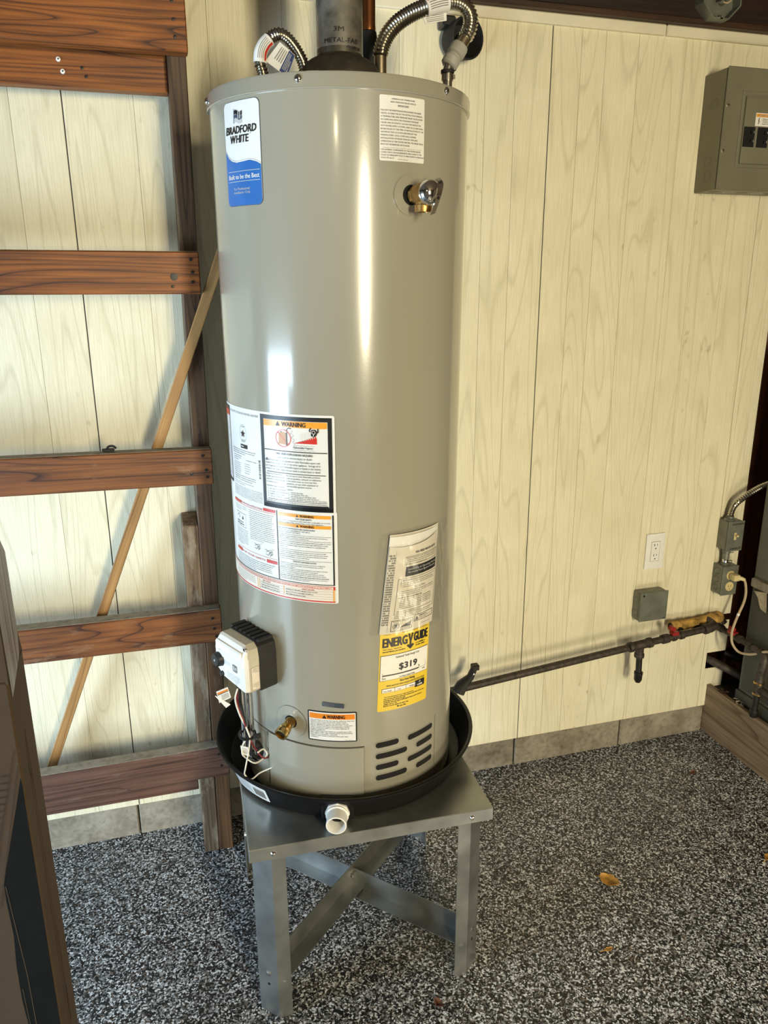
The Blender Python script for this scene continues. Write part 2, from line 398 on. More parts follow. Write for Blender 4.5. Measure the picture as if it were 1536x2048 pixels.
class Decal(MB):
    """flat print laid on a surface: fn(u, v, lift) -> point"""
    def __init__(s, fn, *mats):
        super().__init__(*mats); s.fn = fn
    def quadgrid(s, u0, u1, lo, hi, lift, step=0.008):
        n = max(1, int(abs(u1-u0)/step+0.5)); row = []
        for i in range(n+1):
            u = u0+(u1-u0)*i/n
            row.append((s.v(s.fn(u, lo(u), lift)), s.v(s.fn(u, hi(u), lift))))
        for a, b in zip(row, row[1:]): s.f((a[0], b[0], b[1], a[1]))
    def rect(s, u0, v0, u1, v1, mat, lift=1):
        s.use(mat); s.quadgrid(u0, u1, lambda u: v0, lambda u: v1, lift); return s
    def col(s, u0, u1, lo, hi, mat, lift=1, step=0.004):
        s.use(mat); s.quadgrid(u0, u1, lo, hi, lift, step); return s
    def rrect(s, u0, v0, u1, v1, r, mat, lift=0):
        def d(u):
            e = min(u-u0, u1-u)
            return 0 if e >= r else r-math.sqrt(max(0, r*r-(r-e)**2))
        s.use(mat); n = 40; us = [u0+r*(1-math.cos(PI/2*i/8)) for i in range(9)]
        us += [u0+r+(u1-u0-2*r)*i/n for i in range(1, n)] + [u1-r*(1-math.cos(PI/2*i/8)) for i in range(8, -1, -1)]
        row = [(s.v(s.fn(u, v0+d(u), lift)), s.v(s.fn(u, v1-d(u), lift))) for u in us]
        for a, b in zip(row, row[1:]): s.f((a[0], b[0], b[1], a[1]))
        return s
    def frame(s, u0, v0, u1, v1, t, mat, lift=1):
        s.rect(u0, v0, u1, v0+t, mat, lift); s.rect(u0, v1-t, u1, v1, mat, lift)
        s.rect(u0, v0+t, u0+t, v1-t, mat, lift); s.rect(u1-t, v0+t, u1, v1-t, mat, lift); return s
    def poly(s, pts, mat, lift=2):
        s.use(mat); s.f([s.v(s.fn(u, v, lift)) for u, v in pts]); return s
    def ring(s, uc, vc, r0, r1, mat, lift=2, n=28, a0=0, a1=2*PI):
        s.use(mat); pr = None
        for i in range(n+1):
            a = a0+(a1-a0)*i/n
            c = (s.v(s.fn(uc+r0*math.cos(a), vc+r0*math.sin(a), lift)), s.v(s.fn(uc+r1*math.cos(a), vc+r1*math.sin(a), lift)))
            if pr: s.f((pr[0], pr[1], c[1], c[0]))
            pr = c
        return s
    def disc(s, uc, vc, r, mat, lift=2, n=20):
        s.use(mat); s.f([s.v(s.fn(uc+r*math.cos(2*PI*i/n), vc+r*math.sin(2*PI*i/n), lift)) for i in range(n)]); return s
    def stroke(s, pts, wd, mat, lift=2):
        s.use(mat)
        for (a, b), (c, d) in zip(pts, pts[1:]):
            L = math.hypot(c-a, d-b)
            if L < 1e-9: continue
            nx, ny = -(d-b)/L*wd/2, (c-a)/L*wd/2
            s.f([s.v(s.fn(x, y, lift)) for x, y in ((a+nx, b+ny), (a-nx, b-ny), (c-nx, d-ny), (c+nx, d+ny))])
        return s
    def text(s, body, u, v, size, mat='ink', align='l', bold=0.0, lift=2, width=None, shear=0.0, res=2, rot=0.0):
        vs, fs = text2d(body, 0.0, shear, res)
        if not vs: return s
        x0 = min(p[0] for p in vs); x1 = max(p[0] for p in vs)
        sx = size
        if width: sx = width/(x1-x0)
        o = {'l': x0, 'c': (x0+x1)/2, 'r': x1}[align]; s.use(mat)
        cr, sr = math.cos(rot), math.sin(rot); bo = bold*size
        for du, dv in ([(0, 0)] if bold < 0.008 else [(-bo, 0), (bo, 0)] if bold < 0.022 else [(-bo, -bo*0.6), (bo, -bo*0.6), (0, 0), (-bo, bo*0.6), (bo, bo*0.6)]):
            nv = []
            for x, y in vs:
                a, b = (x-o)*sx+du, y*size+dv
                nv.append(s.v(s.fn(u+a*cr-b*sr, v+a*sr+b*cr, lift)))
            for q in fs: s.f([nv[i] for i in q])
        return s
    def lines(s, rows, u, v, size, gap, mat='ink', align='l', width=None, **kw):
        for i, r in enumerate(rows): s.text(r, u, v-i*gap, size, mat, align, width=(width if width and len(r) > 25 else None), **kw)
        return s
    def greek(s, u0, u1, v, n, gap, mat='greyink', h=0.0008, last=0.6, lift=2):
        """n lines of print too small to read: letter-sized strokes in words"""
        lw = max(0.0007, h*0.72); s.use(mat)
        for i in range(n):
            end = u0+(u1-u0)*(last if i == n-1 else random.uniform(0.9, 1.0)); u = u0; y = v-i*gap
            while u < end-lw:
                for q in range(random.randint(2, 8)):
                    if u > end-lw: break
                    hh = h*random.choice((0.85, 1.0, 1.0, 1.45)); y0 = y-(h*0.4 if random.random() < 0.1 else 0)
                    s.f([s.v(s.fn(a, b, lift)) for a, b in ((u, y0), (u+lw*0.8, y0), (u+lw*0.8, y+hh), (u, y+hh))]); u += lw*1.15
                u += lw*0.9
        return s

# ================================================================== SETTING
def struct(o): o['kind'] = 'structure'; return o
b = MB('floor'); b.box((-3.2, -6.0, -0.08), (3.0, 0.6, 0.0)); struct(b.build('floor', smooth=0))
b = MB('ceilwood'); b.box((-3.4, -6.1, 2.62), (3.1, 0.6, 2.70)); struct(b.build('ceiling', smooth=0))
b = MB('plaster'); b.box((2.9, -6.0, 0), (3.0, 0.6, 2.62)); struct(b.build('wall_right', smooth=0))
b = MB('plaster')                      # left wall with the garage door opening
b.box((-2.65, -0.55, 0), (-2.55, 0.2, 2.62)); b.box((-2.65, -6.0, 0), (-2.55, -2.9, 2.62)); b.box((-2.65, -2.9, 2.1), (-2.55, -0.55, 2.62))
struct(b.build('wall_left', smooth=0))
b = MB('plaster')                      # wall behind the camera with the side door opening
b.box((-3.4, -6.1, 0), (0.2, -6.0, 2.62)); b.box((1.1, -6.1, 0), (3.0, -6.0, 2.62)); b.box((0.2, -6.1, 2.1), (1.1, -6.0, 2.62))
struct(b.build('wall_front', smooth=0))
b = MB('plaster'); b.box((-3.4, -3.0, 0), (0.22, -2.9, 2.62)); struct(b.build('wall_added_shade', smooth=0))  # unseen wall, added to keep the side door light off the carton
# back wall: backing + separate grooved planks
b = MB('trimpaint'); b.box((-3.4, 0.0035, 0.106), (1.630, 0.035, 2.62)); wb = struct(b.build('wall_back', smooth=0))
edges = [-3.4, -3.1, -2.85, -2.5, -2.2, -1.95, -1.62, -1.42, -1.16, -0.96, -0.80, -0.64, -0.477, -0.364, -0.203, -0.02, 0.16, 0.30, 0.46, 0.58,
         0.700, 0.787, 0.891, 0.981, 1.055, 1.159, 1.312, 1.396, 1.519, 1.625]
for a, c in zip(edges, edges[1:]):
    g = 0.0024 if a in (-0.364, 0.891) else 0.0003
    if a in (-0.364, 0.891):
        q = MB('mortar'); q.box((a-0.0008, 0.0012, 0.106), (a+0.0026, 0.0034, 2.29)); q.build('seam_filler', wb, smooth=0)
    p = MB('siding'); p.box((a+g, 0.0, 0.105), (c-0.0003, 0.0034, 2.30), 0.0007)
    p.build('plank', wb, smooth=0)
for a, c, z0, z1 in ((1.6265, 1.642, 0.105, 2.30), (1.6425, 1.6905, 0.105, 0.258), (1.6425, 1.6905, 0.322, 2.30), (1.691, 1.722, 0.172, 0.256), (1.691, 1.722, 0.322, 0.445), (1.691, 1.722, 0.470, 2.30)):
    p = MB('siding'); p.box((a, 0.0, z0), (c, 0.0034, z1), 0.0008); p.build('plank', wb, smooth=0)
# foundation blocks
b = MB('mortar'); b.box((-3.4, 0.02, 0), (1.66, 0.04, 0.104)); bb = struct(b.build('baseboard_back', smooth=0))
xj = [-3.4, -2.93, -2.51, -2.08, -1.65, -1.22, -0.79, -0.368, 0.05, 0.47, 0.884, 1.302, 1.66]
for a, c in zip(xj, xj[1:]):
    p = MB('block'); p.box((a+0.0022, 0.003+random.uniform(-0.001, 0.002), -0.01), (c-0.0022, 0.03, 0.104), 0.003)
    p.build('concrete_block', bb, smooth=0)
# trim strip and beam over the siding
b = MB('trimpaint'); b.box((-3.4, -0.012, 2.279), (1.2345, 0.013, 2.306), 0.003); b.box((1.2365, -0.012, 2.279), (2.9, 0.013, 2.306), 0.003)
struct(b.build('trim_1', smooth=0))
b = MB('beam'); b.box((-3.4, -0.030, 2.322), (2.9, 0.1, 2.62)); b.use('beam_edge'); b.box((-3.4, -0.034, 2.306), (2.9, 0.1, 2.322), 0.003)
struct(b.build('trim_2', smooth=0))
# dark recess right of the siding
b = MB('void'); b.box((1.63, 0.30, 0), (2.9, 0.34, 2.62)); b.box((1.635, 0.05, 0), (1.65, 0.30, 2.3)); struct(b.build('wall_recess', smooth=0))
b = MB('darkwood'); b.box((1.738, 0.016, 0.1815), (1.822, 0.16, 2.35), 0.003)
tag(b.build('corner_post', smooth=0), 'dark red-brown corner post standing at the right end of the cream siding', 'post')

# ================================================================== TIMBER FRAME (left)
fr = empty('timber_frame', (-0.11, -0.07, 0), 'red-brown stud frame with horizontal boards nailed across the left siding', 'frame')
def fpart(name, mb, **k):
    o = mb.build(name, fr, **k); o.matrix_parent_inverse = Matrix.Translation((0.11, 0.07, 0)); return o
def slab(mat, a, c, bev=0.003, shear_x=0.0, z0=0.0):
    m = MB(mat); m.box(a, c, bev)
    if shear_x:
        for v in m.bm.verts: v.co.x += shear_x*(v.co.z-z0)
    return m
fpart('stud', slab('post', (-0.1405, -0.140, 0.0), (-0.1000, -0.001, 2.3), 0.002, 0.0088), smooth=0)
o = fpart('short_stud', slab('post_grey', (-0.1835, -0.140, 0.0), (-0.1415, -0.001, 1.013), 0.003, 0.0105), smooth=0)
o['label'] = 'weathered short stud nailed beside the tall stud'
def girt(z0, z1, x1, mat, x0=-2.4, y0=-0.182, y1=-0.1405, dust=True, dz=0.0):
    m = slab(mat, (x0, y0, z0), (x1, y1, z1), 0.0025)
    for v in m.bm.verts: v.co.z += dz*(v.co.x+0.1)
    g = fpart('crosspiece', m, smooth=0)
    if dust:
        d = MB('dust'); d.box((x0, y0+0.004, z1-0.0015), (x1-0.004, y1-0.001, z1+0.0012))
        for v in d.bm.verts: v.co.z += dz*(v.co.x+0.1)
        d.build('dust_film', g, smooth=0)
    return g
def nails(g, pts, y, mat='irondark', r=0.0035, name='nail'):
    for x, z in pts:
        n = MB(mat); n.lathe([(0, -0.0025), (r, -0.0015), (r, 0.003)], 10, (x, y, z), (0, 1, 0)); n.build(name, g)
G = girt(2.100, 2.245, -0.078, 'girt', dust=False, y1=-0.1410)
nails(G, [(-0.106, 2.195), (-0.105, 2.160), (-0.104, 2.127)], -0.182)
G = girt(1.593, 1.6875, -0.0855, 'girt'); nails(G, [(-0.105, 1.670), (-0.103, 1.642), (-0.104, 1.62), (-0.15, 1.61)], -0.182)
k = MB('irondark'); k.lathe([(0, -0.0012), (0.009, -0.0006), (0.009, 0.002)], 14, (-0.145, -0.182, 1.632), (0, 1, 0)); k.build('knot', G)
G = girt(1.130, 1.220, -0.087, 'girt_worn', dz=-0.010); nails(G, [(-0.110, 1.205), (-0.104, 1.168), (-0.102, 1.150), (-0.14, 1.160)], -0.182)
G = girt(0.6945, 0.787, -0.091, 'girt_worn', dz=-0.006); nails(G, [(-0.115, 0.765), (-0.112, 0.735), (-0.108, 0.712)], -0.182)
G = girt(0.281, 0.3735, -0.098, 'girt_low', dz=0.006); nails(G, [(-0.125, 0.352), (-0.12, 0.315)], -0.182)
G = fpart('header_board', slab('girt', (-2.4, -0.100, 2.0347), (-0.1235, -0.062, 2.3), 0.002), smooth=0)
for x, z in ((-0.3520, 2.088), (-0.3455, 2.0645)):
    n = MB('white'); n.lathe([(0, -0.0035), (0.0045, -0.0025), (0.0055, 0.001)], 12, (x, -0.100, z), (0, 1, 0))
    n.use('ink'); n.lathe([(0, -0.0042), (0.0018, -0.0036)], 8, (x, -0.1002, z), (0, 1, 0)); n.build('screw', G)
nails(G, [(-0.305, 2.074), (-0.298, 2.057)], -0.100)
fpart('sill_plate', slab('girt_low', (-2.4, -0.105, 0.196), (-0.186, -0.062, 0.285), 0.002), smooth=0)

# loose lath leaning behind the boards
P0, P1 = Vector((-0.578, -0.052, 0.318)), Vector((-0.026, -0.168, 1.70))
ax = (P1-P0).normalized(); L = (P1-P0).length
yy = Vector((0, 1, 0)); yy = (yy-ax*yy.dot(ax)).normalized(); xx = yy.cross(ax)
m = MB('lath'); m.box((-0.0125, -0.011, 0), (0.0125, 0.011, L), 0.0015)
lath = tag(m.build('lath', smooth=0), 'thin tan wooden stick leaning diagonally behind the crosspieces', 'stick')
lath.matrix_world = Matrix(((xx.x, yy.x, ax.x, P0.x), (xx.y, yy.y, ax.y, P0.y), (xx.z, yy.z, ax.z, P0.z), (0, 0, 0, 1)))
# black clip lying on the third crosspiece
c = empty('plastic_clip', (-0.329, -0.160, 1.2255), 'small black plastic clip lying on the third crosspiece from the top', 'clip')
m = MB('black'); m.box((-0.017, -0.006, 0), (0.012, 0.007, 0.007), 0.002); m.build('clip_body', c)
m = MB('black'); m.tube(catmull([(-0.006, 0, 0.006), (0.0, 0, 0.012), (0.010, 0, 0.012), (0.016, 0.001, 0.006)], 4), 0.0028, 8); m.build('clip_lever', c)


# ================================================================== STAND
SX, SY, SH = 0.183, -0.481, 0.478
st = empty('heater_stand', (SX, SY, 0), 'galvanized steel stand with crossed braces under the water heater', 'stand', rot=(0, 0, R_(-1.7)))
hw = 0.272
m = MB('galv'); t = 0.0022
m.box((-hw, -hw, SH-t), (hw, hw, SH), 0.0008)
lipb = 0.0
for s in (-1, 1):
    m.box((-hw, s*hw-t/2, SH-0.031), (hw, s*hw+t/2, SH-0.0005), 0.0006)
    m.box((s*hw-t/2, -hw, SH-0.031), (s*hw+t/2, hw, SH-0.0005), 0.0006)
top = m.build('top_plate', st, smooth=0)
def leg(sx, sy):
    """sheet leg: side flange, 45 degree corner face, front flange"""
    pts = [(-0.264, -0.185), (-0.264, -0.222), (-0.226, -0.258), (-0.196, -0.258)]
    m = MB('galv'); th = 0.002
    A = [Vector((x*-sx, y*-sy, 0)) for x, y in pts]
    for p, q in zip(A, A[1:]):
        d = (q-p).normalized(); nn = Vector((-d.y, d.x, 0))
        if nn.dot(Vector((sx, sy, 0))) > 0: nn = -nn
        poly = [p, q, q+nn*th, p+nn*th]
        m.prism([(v.x, v.y) for v in poly], 0.0, SH-0.003, 'z')
    return m.build('leg', st, smooth=0)
for sx, sy in ((-1, -1), (1, -1), (-1, 1), (1, 1)):
    lg = leg(sx, sy)
    dn = Vector((sx, sy, 0)).normalized(); c = Vector((sx*0.245, sy*0.240, 0))
    for z in (0.115, 0.085):
        n = MB('chrome' if z > 0.1 else 'slot')
        n.lathe([(0, 0.003 if z > 0.1 else 0.0006), (0.006 if z > 0.1 else 0.0035, 0.0015 if z > 0.1 else 0.0004), (0.006 if z > 0.1 else 0.0035, -0.001)], 10, c+Vector((0, 0, z))+dn*0.0005, dn); n.build('screw' if z > 0.1 else 'screw_hole', lg)
for sx in (-1, 1):
    n = MB('chrome'); n.lathe([(0, 0.005), (0.004, 0.004), (0.0062, 0.001), (0.0062, -0.001)], 12, (sx*0.222, -hw-0.001, SH-0.016), (0, -1, 0)); n.build('screw', top)
n = MB('chrome'); n.lathe([(0, 0.005), (0.004, 0.004), (0.0062, 0.001), (0.0062, -0.001)], 12, (-hw-0.001, -0.20, SH-0.016), (-1, 0, 0)); n.build('screw', top)
def brace(ang, zo):
    m = MB('galv'); L = 0.335
    m.box((-L, -0.001, 0.098+zo), (L, 0.001, 0.152+zo)); m.box((-L, -0.036, 0.098+zo), (L, 0.0, 0.1+zo))
    bmesh.ops.rotate(m.bm, verts=m.bm.verts, cent=(0, 0, 0), matrix=Matrix.Rotation(R_(ang), 3, 'Z'))
    return m.build('brace', st, smooth=0)
b1 = brace(45, 0.002); b2 = brace(-45, -0.006)
n = MB('chrome'); n.lathe([(0, 0.006), (0.006, 0.004), (0.007, 0), (0.007, -0.006)], 6, (-0.002, -0.006, 0.126), (-0.35, -0.9, 0.1)); n.build('bolt', b1)

# ================================================================== DRAIN PAN
PC = Vector((0.1873, -0.417, SH))
pan = empty('drain_pan', PC, 'round black plastic drain pan under the water heater', 'pan')
m = MB('panblack')
m.lathe([(0, 0), (0.286, 0), (0.293, 0.004), (0.3175, 0.063), (0.3235, 0.064), (0.3240, 0.0675), (0.3205, 0.069), (0.3150, 0.067), (0.2895, 0.0065), (0.285, 0.004), (0, 0.004)], 96)
m.build('pan_body', pan)
def panpt(ang, z, out=0.0):
    r = 0.293+(0.3185-0.293)*(z/0.065)+out
    return Vector((r*math.sin(ang), -r*math.cos(ang), z))
a0 = math.atan2(0.0975-PC.x, 0.72-0.417)
m = MB('panblack')
n0 = Vector((math.sin(a0), -math.cos(a0), 0)); tt = Vector((math.cos(a0), math.sin(a0), 0))
mt = Matrix(((tt.x, n0.x, 0, 0), (tt.y, n0.y, 0, 0), (0, 0, 1, 0), (0, 0, 0, 1)))
m.box((-0.036, 0.288, 0.008), (0.036, 0.3085, 0.058), 0.004, mtx=mt); m.build('outlet_boss', pan, smooth=0)
fit = MB('pvc'); c = n0*0.305+Vector((0, 0, 0.029))
fd = (n0+Vector((0, 0, -0.05))).normalized()
fit.lathe([(0.0, 0), (0.027, 0), (0.027, 0.010), (0.0245, 0.011), (0.0245, 0.014)], 8, c, fd)
fit.lathe([(0.024, 0.012), (0.0250, 0.016), (0.0222, 0.018), (0.0222, 0.046), (0.0195, 0.0465), (0.018, 0.040), (0.018, 0.012), (0, 0.012)], 32, c, fd)
fo = fit.build('drain_adapter', pan); fo['label'] = 'white threaded drain adapter'
m = MB('slot'); m.lathe([(0, 0.0135), (0.0177, 0.0135)], 20, c, fd); m.build('adapter_bore', fo)
d = Decal(lambda u, v, l: panpt(R_(-58)+u/0.31, 0.033+v, 0.0006+0.0004*l), 'vinyl')
d.rrect(-0.055, -0.021, 0.055, 0.021, 0.003, 'vinyl', 0)
d.rect(-0.052, -0.018, 0.004, 0.018, 'palegrey', 1); d.greek(-0.050, 0.0, 0.013, 6, 0.005, 'darkblue')
for i in range(14): d.rect(0.012+i*0.0026, -0.014, 0.012+i*0.0026+random.choice((0.0008, 0.0014)), 0.010, 'ink', 1)
d.greek(0.012, 0.048, 0.013, 1, 0.004, 'ink', last=1)
so = d.build('barcode_sticker', pan, recalc=False); so['label'] = 'white barcode sticker'

# ================================================================== WATER HEATER
RB = 0.2520; ZB = 0.487
B0 = Vector((0.1892, -0.4463, 0.4871)); LEAN = 0.0189
ht = empty('water_heater', B0, 'tall greige gas water heater with stickers standing in a black pan', 'water heater', rot=(LEAN, 0, 0))
HM = Matrix.Translation(B0) @ Matrix.Rotation(LEAN, 4, 'X'); HI = HM.inverted()
def hl(p): return HI @ Vector(p)            # world -> heater space
def cyl(phi, z, r=RB):                      # phi in degrees, z measured up the tank from the floor
    a = R_(phi); return Vector((r*math.sin(a), -r*math.cos(a), z-ZB))
def dec(phi, z, rot=0.0, base=0.0007):
    cr, sr = math.cos(rot), math.sin(rot)
    def fn(u, v, l):
        a, bb = u*cr-v*sr, u*sr+v*cr
        return cyl(phi+math.degrees(a/RB), z+bb, RB+base+0.0004*l)
    return fn
m = MB('enamel'); m.lathe([(0, 0.0), (RB-0.003, 0.0), (RB, 0.004)]+[(RB, 0.004+(1.4415-0.004)*i/12) for i in range(1, 13)]+[(RB-0.004, 1.4415)], 160)
m.build('jacket', ht)
m = MB('enamel'); rc = RB+0.0042
m.lathe([(RB-0.003, 1.4395), (rc-0.0005, 1.4390), (rc+0.0008, 1.4405), (rc, 1.443), (rc, 1.461), (rc-0.0015, 1.4645), (rc-0.006, 1.466), (rc-0.02, 1.4665), (0, 1.4665)], 160)
cap = m.build('top_cap', ht)
for ph in (-28.5, 34.8, -88.5, 95, 150, -150):
    n = MB('chrome'); dr = Vector((math.sin(R_(ph)), -math.cos(R_(ph)), 0))
    n.lathe([(0, 0.0045), (0.0035, 0.0040), (0.0060, 0.0018), (0.0066, 0.0005), (0.0066, -0.001)], 14, cyl(ph, 1.941, rc), dr)
    n.use('slot'); n.lathe([(0, 0.0048), (0.0022, 0.0046)], 6, cyl(ph, 1.941, rc), dr); n.build('screw', cap)
# lower access door, seam and louvres
d = Decal(lambda u, v, l: cyl(-32+math.degrees(u/RB), 0.575+v, RB+0.0006+0.0012*l), 'enamel')
k = RB*PI/180
d.rrect(-26*k, -0.075, 26.2*k, 0.0785, 0.003, 'enamel', 2)
do = d.build('access_door', ht, recalc=False)
d = Decal(lambda u, v, l: cyl(-32+math.degrees(u/RB), 0.575+v, RB+0.0005+0.0003*l), 'slot')
d.rect(-42*k, 0.0790, 26.6*k, 0.0806, 'slot', 1); d.rect(26.3*k, -0.080, 26.5*k, 0.079, 'greyink', 1); d.build('door_gap', ht, recalc=False)
def louvre(p0, p1, z, h=0.0135):
    d = Decal(lambda u, v, l: cyl((p0+p1)/2+math.degrees(u/RB), z+v, RB+0.0003+0.0005*l), 'slot', 'enamel')
    hw_ = (p1-p0)*k/2
    d.rrect(-hw_-0.0022, -h/2-0.0022, hw_+0.0022, h/2+0.0022, h/2+0.0022, 'enamel', 1)
    d.rrect(-hw_, -h/2, hw_, h/2, h/2-0.0003, 'slot', 2)
    return d.build('air_slot', ht, smooth=0, recalc=False)
for i, z in enumerate((0.6525, 0.6245, 0.5970, 0.5700)):
    louvre(0.2, 12.6 if i % 2 == 0 else 17.6, z)
    louvre(18.0 if i % 2 == 0 else 23.6, 35.6, z-0.002)
d = Decal(dec(38.6, 0.575), 'enamel'); d.rect(-0.0012, -0.085, 0.0012, 0.095, 'enamel', 1); d.build('jacket_seam', ht, recalc=False)

# ---- brand label
d = Decal(dec(-56.9, 1.8348), 'vinyl')
W2, H2 = 0.0475, 0.0848
d.rrect(-W2-0.0009, -H2-0.0009, W2+0.0009, H2+0.0009, 0.0105, 'slate', 0)
d.rrect(-W2, -H2, W2, H2, 0.010, 'vinyl', 1)
WV = [(0, .007), (.05, .0005), (.1, -.0047), (.2, -.0102), (.35, -.0134), (.55, -.0124), (.72, -.0112), (.88, -.0148), (1, -.0200)]
def wave(u):
    x = min(1, max(0, (u+W2)/(2*W2)))
    for (a, p), (c, q) in zip(WV, WV[1:]):
        if x <= c: return p+(q-p)*(x-a)/(c-a)
    return WV[-1][1]
def lo_(u):
    e = min(u+W2, W2-u); r = 0.010
    return -H2+(0 if e >= r else r-math.sqrt(max(0, r*r-(r-e)**2)))
d.col(-W2+0.0004, W2-0.0004, lo_, wave, 'blueprint', 2, 0.0016)
d.col(-W2+0.0004, W2-0.0004, lambda u: wave(u)+0.0015, lambda u: wave(u)+0.0030, 'palegrey', 2, 0.0016)
d.text('B', -0.0420, 0.0335, 0.0178, 'ink', 'l', 0.030, 3, width=0.0098, shear=0.15); d.text('RADFORD', -0.0310, 0.0335, 0.0172, 'ink', 'l', 0.030, 3, width=0.0715, shear=0.15)
d.text('W', -0.0285, 0.0185, 0.0178, 'ink', 'l', 0.030, 3, width=0.0160, shear=0.15); d.text('HITE', -0.0115, 0.0185, 0.0172, 'ink', 'l', 0.030, 3, width=0.0330, shear=0.15)
d.ring(0.0262, 0.0312, 0.0006, 0.0010, 'ink', 3, 10)
def flag(u0, u1, v0, v1, mat):
    d.col(u0, u1, lambda u: v0+0.0018*math.sin((u+0.0150)*290)-0.05*u, lambda u: v1+0.0018*math.sin((u+0.0150)*290)-0.05*u, mat, 3, 0.001)
flag(-0.0140, 0.0075, 0.0625, 0.0690, 'ink'); flag(-0.0145, 0.0070, 0.0565, 0.0618, 'slate'); flag(-0.0150, 0.0065, 0.0500, 0.0558, 'palegrey')
for a in (-0.003, 0.002): d.stroke([(a, 0.0562), (a+0.0012, 0.0685)], 0.0016, 'vinyl', 4)
d.stroke([(-0.0155, 0.050), (-0.0138, 0.073)], 0.0012, 'slate', 4)
d.rect(-W2+0.006, -0.0283, W2-0.003, -0.0275, 'palegrey', 3); d.rect(-W2+0.006, -0.0450, W2-0.003, -0.0442, 'palegrey', 3)
d.text('Built to be the Best', 0.0015, -0.0405, 0.0110, 'vinyl', 'c', 0.018, 3, width=0.083)
d.text('For Professional', -0.003, -0.0590, 0.0062, 'palegrey', 'c', 0.0, 3, width=0.043); d.text('Installation Only', -0.003, -0.0650, 0.0062, 'palegrey', 'c', 0.0, 3, width=0.045)
o = d.build('brand_label', ht, recalc=False); o['label'] = 'white and blue rounded maker label'

# ---- relief valve notice, top right
d = Decal(dec(12.6, 1.8690), 'vinyl'); d.rrect(-0.0448, -0.0510, 0.0448, 0.0510, 0.003, 'vinyl', 0)
d.text('OPENING FOR TEMPERATURE', 0, 0.0445, 0.0030, 'ink', 'c', 0.006, width=0.046); d.text('AND PRESSURE RELIEF DEVICE', 0, 0.0398, 0.0030, 'ink', 'c', 0.006, width=0.050)
d.text('IMPORTANT', 0, 0.0348, 0.0032, 'ink', 'c', 0.01, width=0.022); d.rect(-0.011, 0.0342, 0.011, 0.0345, 'ink', 2)
rows = ['FOLLOW THE MAINTENANCE PROCEDURES FOR RELIEF', 'VALVES, AS DIRECTED IN THE INSTRUCTION MANUAL.', 'A TEMPERATURE AND PRESSURE RELIEF VALVE LISTED', 'AS COMPLYING WITH THE STANDARD FOR RELIEF',
        'VALVES AND AUTOMATIC GAS SHUTOFF DEVICES FOR', 'HOT WATER SUPPLY SYSTEMS, ANSI Z21.22 AND SHALL', 'BE INSTALLED AT THE TIME OF INSTALLATION OF THE', 'HEATER IN THE LOCATION SPECIFIED BY THE', 'MANUFACTURER. LOCAL CODES SHALL GOVERN',
        'INSTALLATION OF RELIEF DEVICES. FOR SAFE', 'OPERATION OF THE WATER HEATER, THE RELIEF VALVE', 'MUST NOT BE REMOVED OR PLUGGED.']
for i, r in enumerate(rows): d.text(r, -0.0425, 0.0265-i*0.0048, 0.0034, 'ink', 'l', 0.006, width=0.0845*len(r)/47)
d.rect(-0.038, -0.0300, 0.039, -0.0303, 'ink', 1)
for i, r in enumerate(['THE INTERNAL COMPONENTS OF THIS WATER HEATER', 'COMPLY WITH THE REQUIREMENTS AND CODES OF THE', 'STATE OF MISSISSIPPI TITLE 75 AND NORTH CAROLINA', 'STATUTE 66-27.']): d.text(r, -0.0425, -0.0345-i*0.0043, 0.0032, 'ink', 'l', 0.006, width=0.0845*len(r)/47)
d.greek(-0.010, 0.010, -0.0482, 1, 0.004, 'greyink', 0.0007, 1)
o = d.build('notice_label', ht, recalc=False); o['label'] = 'white relief valve notice full of small print'

# ---- big instruction sheet, left side
PHC = -58.0
U = lambda ph: (ph-PHC)*k
d = Decal(dec(PHC, 0.0), 'vinyl')
d.rrect(U(-112), 1.186, U(-17.2), 1.377, 0.004, 'vinyl', 0); d.rrect(U(-112), 0.9935, U(-16.8), 1.188, 0.004, 'vinyl', 0)
a0, a1 = U(-53.3), U(-18.3)
d.frame(a0, 1.186, a1, 1.3725, 0.0082, 'ink', 1); d.rect(a0, 1.186, a1, 1.1965, 'ink', 1)
b0, b1 = a0+0.0095, a1-0.0095
d.rect(b0, 1.3515, b1, 1.3635, 'orange', 2)
mid = (b0+b1)/2
def warn(d, u, v, h, mat='ink', lift=3):
    d.poly([(u, v), (u+h*1.1, v), (u+h*0.55, v+h)], mat, lift)
warn(d, mid-0.038, 1.3533, 0.0090); d.text('WARNING', mid-0.024, 1.3535, 0.0118, 'ink', 'l', 0.03, 3, width=0.050)
# can in a barred circle, hose, vapour cloud, flames and figure
cu = U(-40.8); cv = 1.3295
d.poly([(cu-0.0105, cv-0.011), (cu+0.0065, cv-0.0125), (cu+0.0075, cv+0.009), (cu+0.002, cv+0.0125), (cu-0.0095, cv+0.011)], 'tanprint', 2)
d.poly([(cu-0.006, cv+0.0118), (cu-0.002, cv+0.0118), (cu-0.004, cv+0.0145)], 'ink', 2)
d.ring(cu, cv, 0.0158, 0.0174, 'red', 3, 36); d.stroke([(cu-0.0115, cv+0.0115), (cu+0.0118, cv-0.0118)], 0.0016, 'red', 3)
d.stroke([(cu+0.0078, cv-0.014), (cu+0.008, cv+0.012)], 0.0022, 'ink', 3)
d.stroke([(cu+0.008, cv+0.013), (cu+0.009, cv+0.018), (cu+0.013, cv+0.021), (cu+0.018, cv+0.0195)], 0.0015, 'ink', 3)
cl = [(cu+0.018+0.0028*math.sin(i*1.7)+0.0005*i, cv+0.018-i*0.0024) for i in range(13)]; d.stroke(cl, 0.0005, 'greyink', 3)
